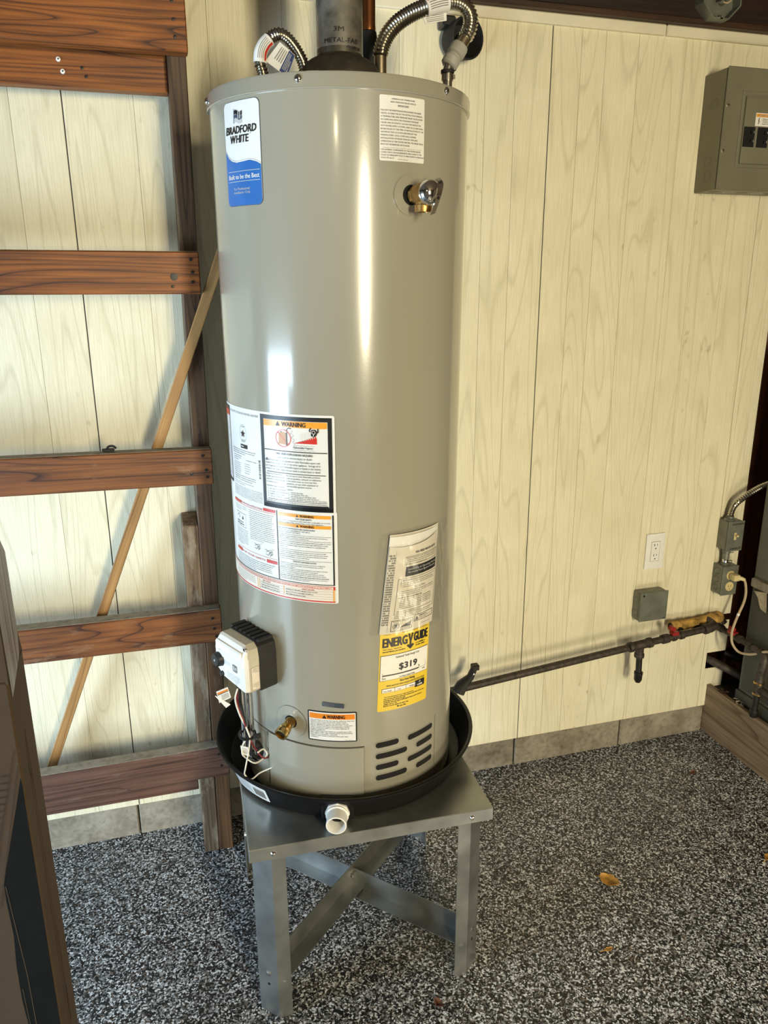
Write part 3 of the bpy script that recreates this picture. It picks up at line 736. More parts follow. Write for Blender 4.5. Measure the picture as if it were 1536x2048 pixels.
fu = U(-35.3); d.col(fu, U(-25.0), lambda u: 1.3215, lambda u: 1.3220+0.0175*((u-fu)/0.0455)**1.1*(0.78+0.22*math.sin((u-fu)*1500)), 'red', 2, 0.0009)
for i in range(5): d.stroke([(fu+0.014+i*0.0062, 1.328+i*0.0022), (fu+0.0155+i*0.0062, 1.337+i*0.0020), (fu+0.0148+i*0.0062, 1.3405+i*0.0018)], 0.0012, 'vinyl', 3)
pu = U(-26.3); pv = 1.3435
d.poly([(pu-0.006, pv-0.005), (pu+0.000, pv-0.0085), (pu+0.006, pv-0.004), (pu+0.0065, pv+0.003), (pu+0.003, pv+0.0065), (pu-0.004, pv+0.006)], 'ink', 3)
d.disc(pu, pv+0.001, 0.0036, 'vinyl', 4); d.disc(pu, pv+0.001, 0.0026, 'ink', 5)
d.stroke([(pu-0.005, pv+0.001), (pu-0.0085, pv+0.004), (pu-0.005, pv+0.0095)], 0.0022, 'ink', 3); d.stroke([(pu+0.005, pv), (pu+0.0088, pv+0.001), (pu+0.0085, pv+0.0085)], 0.0022, 'ink', 3)
d.text('Flammable Vapors', U(-31.3), 1.3115, 0.0056, 'ink', 'c', 0.01, 3, width=0.040)
d.stroke([(U(-36.2)+0.0445*i/16, 1.3085+0.0012*math.sin(i*1.9)) for i in range(17)], 0.0004, 'greyink', 3); d.stroke([(U(-36.2)+0.0445*i/16, 1.3172+0.0010*math.sin(i*1.9)) for i in range(17)], 0.0004, 'greyink', 3)
d.rect(b0-0.0005, 1.3035, b1, 1.3052, 'ink', 2)
d.text('FIRE AND EXPLOSION HAZARD', mid, 1.2965, 0.0060, 'ink', 'c', 0.02, 3, width=0.078); d.text('Can result in serious injury or death', mid, 1.2895, 0.0058, 'ink', 'c', 0.0, 3, width=0.074)
warn(d, b0+0.001, 1.2825, 0.006)
for i, r in enumerate(['     Do not store or use gasoline or other flammable vapors and', 'liquids in the vicinity of this or any other appliance.  Storage of or', 'use of gasoline or other flammable vapors or liquids in the vicinity', 'of this or any other appliance can result in serious injury or death.']):
    d.text(r, b0+(0.009 if i == 0 else 0.001), 1.2828-i*0.0060, 0.0054, 'ink', 'l', 0.004, 3, width=0.1205 if i else 0.111)
d.rect(b0+0.003, 1.2595, b1-0.004, 1.2608, 'ink', 2)
for i, r in enumerate(['Vapors from flammable', 'liquids can explode and', 'catch fire causing death', 'or severe burns.']): d.text(r, b0+0.001, 1.2545-i*0.0055, 0.0050, 'ink', 'l', 0, 3, width=0.0019*len(r))
for i, r in enumerate(['Do not use or store flammable products', 'such as gasoline, solvents or adhesives', 'in the same room or area near this', 'appliance, or any other appliance or', 'any possible ignition source.']): d.text(r, mid-0.018, 1.2545-i*0.0053, 0.0048, 'ink', 'l', 0, 3, width=0.00185*len(r))
d.text('Keep flammable products:', b0+0.002, 1.2300, 0.0046, 'ink', 'l', 0, 3, width=0.043); d.text('Vapors:', mid-0.018, 1.2265, 0.0046, 'ink', 'l', 0, 3)
for i, r in enumerate(['1.  far away from heater,', '2.  in approved containers,', '3.  tightly closed and', '4.  out of children\'s reach.']): d.text(r, b0+0.004, 1.2238-i*0.0050, 0.0044, 'ink', 'l', 0, 3, width=0.0018*len(r))
for i, r in enumerate(['1.  cannot be seen,', '2.  are heavier than air,', '3.  go a long way on the floor and', '4.  can be carried from other rooms to', '      possible ignition sources by air currents.']): d.text(r, mid-0.014, 1.2212-i*0.0036, 0.0040, 'ink', 'l', 0, 3, width=0.00165*len(r))
d.rect(b0+0.003, 1.2145-0.0105, b1-0.002, 1.2154-0.0105, 'ink', 2)
d.greek(b0+0.001, b1-0.002, 1.2005, 1, 0.003, 'ink', 0.0010, 1)
d.rect(b0, 1.1965, b1, 1.1985, 'ink', 2)
# column left of the warning block
d.rect(U(-82.9), 1.21, U(-82.2), 1.372, 'ink', 2); d.rect(U(-110), 1.352, U(-82.9), 1.364, 'red', 2); d.rect(U(-110), 1.364, U(-82.4), 1.3725, 'ink', 2); d.rect(U(-110), 1.210, U(-82.4), 1.2155, 'ink', 2)
d.greek(U(-108), U(-84), 1.335, 26, 0.0046, 'greyink')
d.text('AUTOMATIC STORAGE WATER HEATER', U(-54.5), 1.3635, 0.0062, 'greyink', 'r', 0, 2, width=U(-54.5)-U(-81))
su, sv = U(-66.7), 1.3245
stp = [(su+(0.0085 if i % 2 == 0 else 0.0035)*math.sin(i*PI/5), sv+(0.0085 if i % 2 == 0 else 0.0035)*math.cos(i*PI/5)) for i in range(10)]
d.poly(stp, 'ink', 3); d.ring(su, sv+0.006, 0.0118, 0.0123, 'greyink', 2, 20, R_(20), R_(160)); d.ring(su, sv-0.004, 0.0118, 0.0123, 'greyink', 2, 20, R_(200), R_(340))
d.stroke([(su-0.0115, sv+0.010), (su-0.0125, sv-0.008)], 0.0005, 'greyink', 2); d.stroke([(su+0.0115, sv+0.010), (su+0.0125, sv-0.008)], 0.0005, 'greyink', 2)
d.greek(su-0.005, su+0.007, sv+0.0135, 1, 0.003, 'greyink', 0.0014, 1); d.greek(su-0.006, su+0.006, sv-0.0135, 2, 0.003, 'greyink', 0.0012, 1)
d.rect(su-0.0115, 1.2945, su+0.0145, 1.3025, 'ink', 2); d.rect(su-0.009, 1.2975, su+0.002, 1.2998, 'palegrey', 3)
d.greek(U(-79), U(-57), 1.289, 3, 0.0042, 'ink', 0.0009); d.greek(U(-78), U(-69), 1.275, 3, 0.0045, 'ink', 0.0009); d.greek(U(-65), U(-57), 1.270, 1, 0.004, 'ink', 0.0009, 1)
d.greek(U(-78), U(-70), 1.260, 6, 0.0043, 'greyink', 0.0009, 0.9); d.greek(U(-67), U(-61.5), 1.262, 5, 0.0048, 'greyink', 0.0009, 0.8)
d.greek(U(-78), U(-56.5), 1.234, 3, 0.0044, 'ink', 0.0009, 0.8); d.greek(U(-79), U(-59), 1.2195, 2, 0.0040, 'greyink')
for i in range(16): d.rect(U(-55.6), 1.240+i*0.0024, U(-54.4), 1.240+i*0.0024+random.choice((0.0008, 0.0015)), 'ink', 2)
for i in range(8):
    d.greek(U(-80), U(-54), 1.210-i*0.0030, 1, 0.003, 'greyink', 0.0007, 1)
# lower sheet, left column
d.rect(U(-81), 1.1735, U(-72), 1.1785, 'red', 2); d.rect(U(-54.1), 1.1745, U(-46.7), 1.1805, 'red', 2)
d.text('OPERATING INSTRUCTIONS', U(-63), 1.1745, 0.0056, 'red', 'c', 0.01, 2, width=U(-54.8)-U(-71.3))
d.rect(U(-81), 1.1715, U(-46.5), 1.1721, 'red', 2)
d.greek(U(-81), U(-67), 1.166, 3, 0.0042); d.frame(U(-79.5), 1.121, U(-68.5), 1.151, 0.0006, 'greyink', 2)
d.ring(U(-76.3), 1.142, 0.0040, 0.0052, 'ink', 2, 16, R_(-60), R_(200)); d.poly([(U(-71.8)-0.003, 1.138), (U(-71.8)+0.004, 1.138), (U(-71.8), 1.146)], 'ink', 2)
d.greek(U(-78.5), U(-70), 1.130, 2, 0.005, 'ink', 0.0020, 1); d.greek(U(-80.5), U(-66), 1.115, 9, 0.0041, 'greyink', 0.0009)
d.greek(U(-65), U(-47.5), 1.166, 16, 0.0041, 'greyink', 0.0009)
for sx_, sy_, sc_ in ((U(-59.5), 1.092, 1.0), (U(-51.5), 1.086, 1.1)):
    d.stroke([(sx_-0.010*sc_, sy_+0.006), (sx_-0.003, sy_+0.003), (sx_+0.004, sy_+0.006*sc_), (sx_+0.010, sy_+0.004)], 0.0007, 'ink', 2)
    d.stroke([(sx_-0.009, sy_-0.004), (sx_-0.002, sy_-0.006*sc_), (sx_+0.002, sy_+0.001), (sx_-0.003, sy_+0.004), (sx_-0.008, sy_)], 0.0007, 'ink', 2)
    d.stroke([(sx_+0.002, sy_-0.008), (sx_+0.007, sy_-0.003), (sx_+0.004, sy_+0.003)], 0.0007, 'ink', 2); d.ring(sx_+0.006, sy_-0.001, 0.003*sc_, 0.0037*sc_, 'ink', 2, 12)
    d.greek(sx_+0.008, sx_+0.017, sy_+0.008, 1, 0.003, 'greyink', 0.0007, 1)
d.rect(U(-80.5), 1.0640, U(-74), 1.0705, 'red', 2); d.rect(U(-53.2), 1.0640, U(-46.8), 1.0708, 'red', 2)
d.text('FOR YOUR SAFETY', U(-63.7), 1.0650, 0.0056, 'red', 'c', 0.01, 2, width=U(-54)-U(-73.3)); d.rect(U(-81), 1.0745, U(-46.5), 1.0750, 'red', 2)
d.greek(U(-81), U(-47.5), 1.058, 6, 0.0042, 'ink', 0.0009)
# right column
d.rect(U(-46.15), 1.033, U(-45.65), 1.182, 'ink', 2); d.rect(U(-112), 1.0325, U(-18.3), 1.0340, 'ink', 2); d.rect(U(-18.95), 1.033, U(-18.3), 1.181, 'ink', 2)
c0, c1 = U(-45.1), U(-19.6); cm = (c0+c1)/2
for z in (1.1725, 1.1515):
    d.rect(c0, z, c1, z+0.0066, 'orange', 2); warn(d, cm-0.0155, z+0.0008, 0.0050); d.text('WARNING', cm-0.007, z+0.0010, 0.0066, 'ink', 'l', 0.03, 3, width=0.029)
d.text('FOR YOUR SAFETY', cm+0.001, 1.1675, 0.0046, 'ink', 'c', 0.02, 3, width=0.034)
for i, r in enumerate(['Do not store or use gasoline or other flammable, combustible, or corrosive', 'vapors or liquids in the vicinity of this or any other appliance.']): d.text(r, c0, 1.1630-i*0.0040, 0.0038, 'ink', 'l', 0, 3, width=0.00150*len(r))
d.text('HOT WATER CAN PRODUCE 3RD DEGREE BURNS', c0, 1.1462, 0.0042, 'ink', 'l', 0.01, 3, width=0.080)
for i, r in enumerate(['IN AS LITTLE AS 3 SECONDS AT 140 F (60 C)', 'IN 30 SECONDS AT 130 F (54 C)']): d.text(r, c0, 1.1418-i*0.0040, 0.0040, 'ink', 'l', 0, 3, width=0.0017*len(r))
d.rect(c0, 1.1345, c1, 1.1350, 'ink', 2); d.greek(c0, c1, 1.1305, 2, 0.0036, 'ink', 0.0009); d.rect(c0, 1.1240, c1, 1.1245, 'ink', 2)
for i, r in enumerate(['This appliance must be installed in accordance with local codes or, in the', 'absence of local codes, the National Fuel Gas Code, ANSI Z223.1 or the', 'CSA B149 Installation Codes. Not for installation in a manufactured', '(mobile) home.']): d.text(r, c0, 1.1195-i*0.0042, 0.0038, 'ink', 'l', 0, 3, width=0.0015*len(r))
d.rect(c0, 1.1028, c1, 1.1033, 'ink', 2)
d.greek(c0, c1, 1.0985, 4, 0.0040, 'ink', 0.0009); d.rect(c0, 1.0822, c1, 1.0827, 'ink', 2)
d.text('STATE OF CALIFORNIA NOTICE', cm, 1.0770, 0.0046, 'ink', 'c', 0.012, 3, width=0.050)
for i, r in enumerate(['WARNING: This water heater must be braced, anchored or strapped to', 'avoid moving during an earthquake. See instructions for correct', 'installation procedures.', 'WARNING: If installed, serviced and maintained in accordance with the', 'instructions this product could expose you to substances', 'in fuel or from fuel combustion which can cause death or serious', 'illness including cancer, birth defects or other reproductive harm.']): d.text(r, c0, 1.0722-i*0.0038, 0.0034, 'ink', 'l', 0, 3, width=0.0015*len(r))
d.text('SUITABLE FOR WATER (POTABLE) HEATING AND SPACE HEATING', c0, 1.0448, 0.0034, 'ink', 'l', 0.01, 3, width=0.106)
d.greek(c0, c1, 1.0415, 2, 0.0030, 'ink', 0.0008)
# fault code table along the bottom edge
d.rect(U(-112), 0.9955, U(-18.2), 1.0310, 'palepink', 1)
d.rect(U(-112), 0.9955, U(-18.2), 0.9980, 'red', 2); d.rect(U(-112), 1.0290, U(-18.2), 1.0300, 'red', 2); d.rect(U(-19.0), 1.0230, U(-18.2), 1.0300, 'red', 3); d.rect(U(-112), 1.0236, U(-18.4), 1.0242, 'red', 2)
d.text('FAULT SYSTEM', U(-31), 1.0192, 0.0044, 'red', 'c', 0.01, 3, width=0.026); d.text('LED STATUS', U(-54), 1.0192, 0.0044, 'red', 'c', 0.01, 3, width=0.022)
d.greek(U(-80), U(-20), 1.0256, 1, 0.003, 'red', 0.0014, 1)
for z in (1.0185, 1.0128, 1.0072, 1.0024): d.rect(U(-59), z, U(-19.2), z+0.0003, 'greyink', 2)
for ph in (-60.6, -59.2, -43.7): d.rect(U(ph), 1.0000 if ph < -50 else 1.003, U(ph)+0.0012, 1.0225, 'orange', 2)
d.rect(U(-19.1), 0.998, U(-18.6), 1.0230, 'orange', 3)
for z in (1.0150, 1.0095, 1.0042): d.greek(U(-58), U(-46), z, 1, 0.003, 'ink', 0.0012, 1); d.greek(U(-42.5), U(-42.5)+random.uniform(0.035, 0.075), z, 1, 0.003, 'ink', 0.0012, 1)
d.greek(U(-84), U(-62), 1.0185, 5, 0.0040, 'greyink', 0.0009)
o = d.build('instruction_sheet', ht, recalc=False); o['label'] = 'large white instruction and warning sheet wrapped round the left side'

# ---- small warning label, plate, energy label
d = Decal(dec(-21.1, 0.7060), 'ink'); w2, h2 = 12.1*k, 0.0365
d.rrect(-w2, -h2, w2, h2, 0.003, 'ink', 0); d.rect(-w2+0.0028, -h2+0.0028, w2-0.0028, h2-0.0028, 'vinyl', 1)
d.rect(-w2+0.0042, 0.0185, w2-0.0045, 0.0310, 'deeporange', 2); warn(d, -0.021, 0.0200, 0.0085); d.text('WARNING', -0.0105, 0.0205, 0.0115, 'ink', 'l', 0.03, 3, width=0.038)
rows = ['*Do not block or in any way restrict airflow air inlet slots', '  located at the bottom front of the water heater.', '*Do not replace outer heater with tampered, altered,', '  broken, tightened or altered controls and/or components.', '*Do not remove outer heater with replacement controls',
        '  and/or components which are not exact duplicates of', '  original equipment.', '*Thoroughly inspect and replace (as needed) burner, feed', '  lines, gasket and/or sight window gasket any time burner', '  door, door is removed or disturbed.', '*Replace water heater if involved in flammable vapor', '  incident.']
for i, r in enumerate(rows): d.text(r, -w2+0.006, 0.0138-i*0.0038, 0.0038, 'ink', 'l', 0.004, 3, width=0.00158*len(r))
d.greek(0.028, 0.046, -0.0325, 1, 0.003, 'greyink', 0.0007, 1)
o = d.build('warning_label', ht, recalc=False); o['label'] = 'small orange-topped warning label above the access door'
d = Decal(dec(-20.4, 0.7590, -0.09), 'chrome'); d.rrect(-0.0235, -0.0055, 0.0235, 0.0055, 0.002, 'chrome', 1)
d.greek(-0.019, 0.004, 0.0022, 3, 0.0028, 'greyink', 0.0010, 1)
o = d.build('metal_plate', ht, recalc=False); o['label'] = 'little shiny metal rating plate'

d = Decal(dec(16.3, 0.8255, R_(-2.2)), 'yellow'); w2, h2 = 0.0640, 0.0930
tilt = lambda u: -0.008*((u+w2)/(2*w2))
d.rrect(-w2, -h2, w2, h2, 0.004, 'yellow', 0)
d.greek(-0.056, -0.040, 0.0865, 1, 0.003, 'ink', 0.0007, 1); d.greek(-0.012, 0.058, 0.0865, 1, 0.003, 'ink', 0.0010, 1)
d.text('ENERG', -0.0570, 0.0585, 0.0285, 'ink', 'l', 0.038, 2, width=0.0575); d.text('GUIDE', 0.0185, 0.0600, 0.0285, 'ink', 'l', 0.038, 2, width=0.0390)
d.poly([(0.0025, 0.0800), (0.0072, 0.0800), (0.0092, 0.0660), (0.0118, 0.0800), (0.0165, 0.0800), (0.0115, 0.0625), (0.0070, 0.0625)], 'ink', 3)
d.rect(0.0070, 0.0500, 0.0115, 0.0640, 'ink', 2); d.poly([(-0.0005, 0.0530), (0.0092, 0.0440), (0.0190, 0.0530), (0.0145, 0.0560), (0.0092, 0.0505), (0.0040, 0.0560)], 'ink', 3)
d.text('Water Heater - Natural Gas', -0.057, 0.0515, 0.0046, 'ink', 'l', 0.0, 2, width=0.044); d.greek(-0.057, -0.004, 0.0462, 1, 0.004, 'ink', 0.0020, 1); d.greek(0.024, 0.052, 0.0530, 1, 0.004, 'ink', 0.0020, 1); d.greek(0.024, 0.050, 0.0475, 1, 0.004, 'ink', 0.0020, 1)
d.rect(-0.0615, -0.0200, 0.0615, 0.0395, 'ink', 1); d.rect(-0.0605, -0.0190, 0.0605, 0.0385, 'paper', 2)
d.text('Estimated Yearly Energy Cost', 0.004, 0.0300, 0.0072, 'ink', 'c', 0.015, 3, width=0.060)
d.text('$319', 0.006, 0.0020, 0.0205, 'ink', 'c', 0.04, 3, width=0.046, shear=0.0)
d.rect(-0.0555, -0.0090, 0.0350, -0.0062, 'ink', 3); d.rect(0.0350, -0.0078, 0.0545, -0.0072, 'greyink', 3); d.rect(-0.0558, -0.015, -0.0553, -0.001, 'ink', 3); d.rect(0.0545, -0.0075, 0.0550, 0.006, 'greyink', 3)
d.poly([(0.0340, -0.0030), (0.0370, -0.0030), (0.0355, -0.0060)], 'ink', 3); d.rect(0.0345, -0.0030, 0.0365, 0.0005, 'ink', 3)
d.greek(-0.0560, -0.047, -0.0160, 1, 0.003, 'greyink', 0.0026, 1, 3); d.greek(0.0460, 0.0545, -0.0140, 1, 0.003, 'greyink', 0.0026, 1, 3)
d.text('Cost Range of Similar Models', 0.004, -0.0172, 0.0048, 'ink', 'c', 0.015, 3, width=0.040)
d.text('First Hour Rating', 0.006, -0.0275, 0.0072, 'ink', 'c', 0.02, 3, width=0.038); d.text('(How much hot water you get in the first hour of use)', 0.004, -0.0345, 0.0056, 'ink', 'c', 0.012, 3, width=0.098)
d.rect(-0.0555, -0.0490, 0.031, -0.0390, 'ink', 1); d.rect(-0.0548, -0.0483, 0.031, -0.0397, 'paper', 2)
for u, s_ in ((-0.043, 'Very Small'), (-0.014, 'Low'), (0.018, 'Medium')): d.text(s_, u, -0.0465, 0.0044, 'ink', 'c', 0.01, 3)
for u in (-0.026, 0.002): d.rect(u, -0.0490, u+0.0007, -0.0390, 'ink', 3)
d.rect(0.0270, -0.0530, 0.0540, -0.0375, 'ink', 3); d.greek(0.0375, 0.0435, -0.0430, 1, 0.003, 'paper', 0.0026, 1, 4); d.greek(0.0330, 0.0480, -0.0500, 1, 0.003, 'paper', 0.0030, 1, 4)
d.text('Your cost will depend on your utility rates and use.', -0.0500, -0.0610, 0.0042, 'ink', 'l', 0.009, 2, width=0.074)
for i, e_ in enumerate((0.055, 0.004, 0.050, -0.018, 0.012)): d.greek(-0.050, e_, -0.0652-i*0.0042, 1, 0.004, 'ink', 0.0017, 1)
d.greek(-0.018, 0.006, -0.0880, 1, 0.004, 'ink', 0.0026, 1)
o = d.build('energy_label', ht, recalc=False); o['label'] = 'yellow energy cost label reading $319'

# ---- temperature and pressure relief valve
def hdir(ph, up=0.0): return Vector((math.sin(R_(ph)), -math.cos(R_(ph)), up)).normalized()
ph = 17.2; zc = 1.7650; n0 = hdir(ph); c = cyl(ph, zc)
d = Decal(dec(ph-0.8, zc), 'enamel'); d.ring(0, 0, 0.0170, 0.0345, 'enamel', 2, 48); d.ring(0, 0, 0.0345, 0.0362, 'enamel', -1, 48); d.disc(0, 0, 0.0172, 'slot', 1, 28)
d.build('valve_escutcheon', ht, recalc=False)
m = MB('brass2'); cc = c+Vector((0, 0, 0.0))
m.lathe([(0, -0.004), (0.0115, -0.004), (0.0115, 0.010)], 16, cc, n0); m.lathe([(0.0, 0.008), (0.0160, 0.008), (0.0160, 0.020), (0.0, 0.020)], 6, cc, n0)
m.lathe([(0.0, 0.019), (0.0165, 0.019), (0.0185, 0.026), (0.0185, 0.046), (0.015, 0.050), (0, 0.050)], 20, cc, n0)
oc = cc+n0*0.034
m.lathe([(0, 0), (0.0130, 0), (0.0130, 0.018), (0.0150, 0.019), (0.0150, 0.030), (0.0115, 0.0305), (0.0105, 0.020), (0, 0.020)], 18, oc, (0, 0, -1))
rv = m.build('relief_valve', ht); rv['label'] = 'brass relief valve with chrome cap and lever'
m = MB('chrome'); m.lathe([(0.0195, 0.046), (0.0215, 0.049), (0.0210, 0.056), (0.0165, 0.063), (0.008, 0.067), (0, 0.068)], 24, cc, n0); m.build('valve_cap', rv)
tt = Vector((-n0.y, n0.x, 0)); tt = Vector((math.cos(R_(ph)), math.sin(R_(ph)), 0))
lv = MB('chrome')
pp = [cc+n0*0.052+tt*0.016+Vector((0, 0, 0.024)), cc+n0*0.068+tt*0.012+Vector((0, 0, 0.012)), cc+n0*0.073+tt*0.003+Vector((0, 0, -0.010)), cc+n0*0.070-tt*0.006+Vector((0, 0, -0.036))]
pts = catmull(pp, 5); prev = None
sd = (tt+Vector((0, 0, 0.35))).normalized()
for i, p in enumerate(pts):
    wdt = 0.0055
    r = [lv.v(p-sd*wdt), lv.v(p+sd*wdt), lv.v(p+sd*wdt-n0*0.0022), lv.v(p-sd*wdt-n0*0.0022)]
    if prev:
        for j in range(4): lv.f((prev[j], prev[(j+1) % 4], r[(j+1) % 4], r[j]))
    else: lv.f(r)
    prev = r
lv.f(prev); lv.use('slot')
for q in (0.28, 0.72):
    p = pts[int(q*(len(pts)-1))]; lv.lathe([(0, 0.0006), (0.0028, 0.0004), (0.0028, -0.001)], 10, p, n0)
lv.build('valve_lever', rv, smooth=40)

# ---- drain valve
ph = -42.7; zc = 0.7030; n0 = hdir(ph); c = cyl(ph, zc); tt = Vector((math.cos(R_(ph)), math.sin(R_(ph)), 0))
d = Decal(dec(ph, zc), 'enamel'); d.ring(0, 0, 0.0150, 0.0375, 'enamel', 2, 48); d.ring(0, 0, 0.0375, 0.0382, 'greyink', 0, 48); d.disc(0, 0, 0.0152, 'slot', 1, 24); d.build('drain_escutcheon', ht, recalc=False)
m = MB('brass'); fd = (n0+Vector((0, 0, -0.22))).normalized()
m.lathe([(0, -0.004), (0.0120, -0.004), (0.0120, 0.010), (0.0108, 0.012), (0.0108, 0.019), (0.0130, 0.021), (0.0135, 0.028), (0.0118, 0.030), (0.0118, 0.032), (0.0145, 0.034), (0.0145, 0.043), (0.0108, 0.0435), (0.0095, 0.034), (0, 0.034)], 24, c, fd)
dv = m.build('drain_valve', ht); dv['label'] = 'brass hose-thread drain valve'
m = MB('brass'); hc = c+fd*0.013+tt*0.006+Vector((0, 0, 0.006)); m.lathe([(0, 0.016), (0.0085, 0.015), (0.009, 0.010), (0.009, -0.006)], 14, hc, (tt*0.5+Vector((0, 0, 0.75))-n0*-0.4).normalized()); m.build('valve_stem', dv)
m = MB('slot'); m.lathe([(0, 0.0347), (0.0094, 0.0347)], 16, c, fd); m.build('valve_bore', dv)

# ---- gas control on the left
ph = -63.1; n0 = hdir(ph); tt = Vector((math.cos(R_(ph)), math.sin(R_(ph)), 0))
RF = 0.3215
def gmat(rf): return Matrix(((tt.x, n0.x, 0, n0.x*rf), (tt.y, n0.y, 0, n0.y*rf), (0, 0, 1, -ZB), (0, 0, 0, 1)))
def ginset(poly, s, cu=0.0, cv=0.846): return [((u-cu)*s+cu, (v-cv)*s+cv) for u, v in poly]
outl = [(-0.058, 0.820), (-0.054, 0.812), (-0.030, 0.798), (0.030, 0.7925), (0.056, 0.790), (0.060, 0.794), (0.060, 0.868), (0.056, 0.888), (0.044, 0.897), (-0.044, 0.897), (-0.054, 0.890), (-0.060, 0.868)]
def shell(m, layers):
    rings = []
    for poly, y in layers: rings.append([m.v(gmat(RF) @ Vector((u, y, v))) for u, v in poly])
    m.f(rings[0]); m.f(rings[-1][::-1])
    for a, bq in zip(rings, rings[1:]):
        n = len(a)
        for i in range(n): m.f((a[i], a[(i+1) % n], bq[(i+1) % n], bq[i]))
top_cut = lambda poly, dz: [(u, v-dz*max(0, (v-0.862))/0.035) for u, v in poly]
m = MB('beige'); shell(m, [(outl, -0.030), (outl, -0.008), (top_cut(ginset(outl, 0.975), 0.004), -0.004)])
gv = m.build('gas_control', ht, smooth=30); gv['label'] = 'white and black gas control box with a dial'
m = MB('white'); shell(m, [(top_cut(ginset(outl, 0.985), 0.002), -0.006), (top_cut(ginset(outl, 0.955), 0.012), 0.002), (top_cut(ginset(outl, 0.93), 0.022), 0.0045)]); m.build('control_cover', gv, smooth=30)
m = MB('white'); 
m.box((-0.050, 0.002, 0.8675), (0.048, 0.0085, 0.8835), 0.003, mtx=gmat(RF)); m.box((-0.052, 0.001, 0.846), (0.050, 0.0065, 0.862), 0.003, mtx=gmat(RF)); m.build('cover_ridge', gv, smooth=30)
bk = [(u*1.03, 0.846+(v-0.846)*1.06) for u, v in outl]
m = MB('rubber'); shell(m, [(bk, -0.072), (bk, -0.034), (ginset(bk, 0.98), -0.0295)])
for i in range(7): m.box((-0.052+i*0.0165, -0.070, 0.897), (-0.044+i*0.0165, -0.033, 0.9035), 0.001, mtx=gmat(RF))
m.build('control_body', gv, smooth=30)
gp = lambda u, v, y: gmat(RF) @ Vector((u, y, v))
m = MB('black'); m.lathe([(0, 0.0185), (0.013, 0.018), (0.0150, 0.016), (0.0160, 0.008), (0.0175, 0.004), (0.0175, -0.004)], 24, gp(-0.040, 0.838, 0.0), n0)
m.use('palegrey'); m.box((-0.0415, 0.0180, 0.836), (-0.0385, 0.0188, 0.841), mtx=gmat(RF)); m.build('dial_knob', gv)
m = MB('black'); m.lathe([(0, 0.010), (0.0055, 0.010), (0.006, 0.0), (0.006, -0.006)], 12, gp(-0.032, 0.806, 0.0), n0); m.build('igniter_button', gv)
for u, v in ((0.048, 0.889), (0.050, 0.797)):
    m = MB('slot'); m.lathe([(0, 0.0012), (0.0032, 0.001), (0.0032, -0.003)], 10, gp(u, v, -0.003), n0); m.use('chrome'); m.lathe([(0.0034, 0.0014), (0.0048, 0.001), (0.0048, -0.003)], 12, gp(u, v, -0.003), n0); m.build('cover_screw', gv)
d = Decal(lambda u, v, l: gmat(RF) @ Vector((u, 0.0050+0.0004*l, v)), 'ink')
d.rrect(0.010, 0.8285, 0.028, 0.8450, 0.003, 'greyink', 0); d.rect(0.0125, 0.832, 0.0185, 0.842, 'palegrey', 1); d.stroke([(0.020, 0.832), (0.022, 0.841), (0.025, 0.833), (0.0265, 0.842)], 0.0015, 'vinyl', 1)
d.build('printed_emblem', gv, recalc=False)
for u0_, u1_, v_, n_ in ((-0.022, 0.006, 0.8420, 3), (-0.012, 0.040, 0.8190, 5), (-0.042, -0.030, 0.8610, 1)):
    d = Decal(lambda u, v, l: gmat(RF) @ Vector((u, 0.0050+0.0004*l, v)), 'greyink')
    d.greek(u0_, u1_, v_, n_, 0.0034, 'greyink', 0.0007, 0.8); o = d.build('fine_print', gv, recalc=False); o['kind'] = 'stuff'
d = Decal(lambda u, v, l: gmat(RF) @ Vector((0.0604+0.0003*l, u, v)), 'tanprint')
d.use('beige'); d.rect(-0.028, 0.797, -0.0095, 0.848, 'palepink', 0)
d.greek(-0.0265, -0.011, 0.8445, 4, 0.0028, 'greyink', 0.0008); d.greek(-0.0265, -0.011, 0.8100, 4, 0.0030, 'greyink', 0.0008); d.frame(-0.0285, 0.7965, -0.009, 0.8485, 0.0005, 'greyink', 1)
d.build('side_label', gv, recalc=False)
# burner feed tubes, wires, tie
for x, r, q in ((-0.0785, 0.0055, 0), (-0.0625, 0.0075, 1)):
    m = MB('chrome'); m.tube([hl(p) for p in catmull([(x, -0.560, 0.80), (x, -0.560, 0.70), (x+0.002, -0.556, 0.60), (x+0.012, -0.54, 0.560), (x+0.05, -0.52, 0.545)], 8)], r, 12); m.build('gas_tube', ht)
m = MB('rubber'); m.tube([hl(p) for p in catmull([(-0.088, -0.572, 0.79), (-0.080, -0.566, 0.70), (-0.072, -0.565, 0.64), (-0.06, -0.56, 0.58), (-0.02, -0.545, 0.555)], 8)], 0.0035, 8); m.build('wire', ht)
m = MB('rubber'); m.tube([hl(p) for p in catmull([(-0.060, -0.545, 0.600), (-0.045, -0.548, 0.590), (-0.03, -0.54, 0.575), (-0.02, -0.53, 0.560)], 6)], 0.013, 12); o = m.build('burner_grommet', ht)
def wire(pts, mat, y=-0.580, r=0.0019):
    m = MB(mat); m.tube([hl((x, y+random.uniform(-0.006, 0.006), z)) for x, z in pts] if len(pts) < 3 else [hl(p) for p in catmull([(x, y+(0.004 if i % 2 else -0.004), z) for i, (x, z) in enumerate(pts)], 7)], r, 8); return m.build('wire', ht)
wire([(-0.088, 0.768), (-0.094, 0.737), (-0.087, 0.703), (-0.075, 0.667), (-0.067, 0.641)], 'wirewhite')
wire([(-0.076, 0.640), (-0.084, 0.622), (-0.087, 0.606), (-0.079, 0.588), (-0.060, 0.576), (-0.039, 0.580), (-0.032, 0.594), (-0.039, 0.603), (-0.053, 0.602)], 'wirewhite')
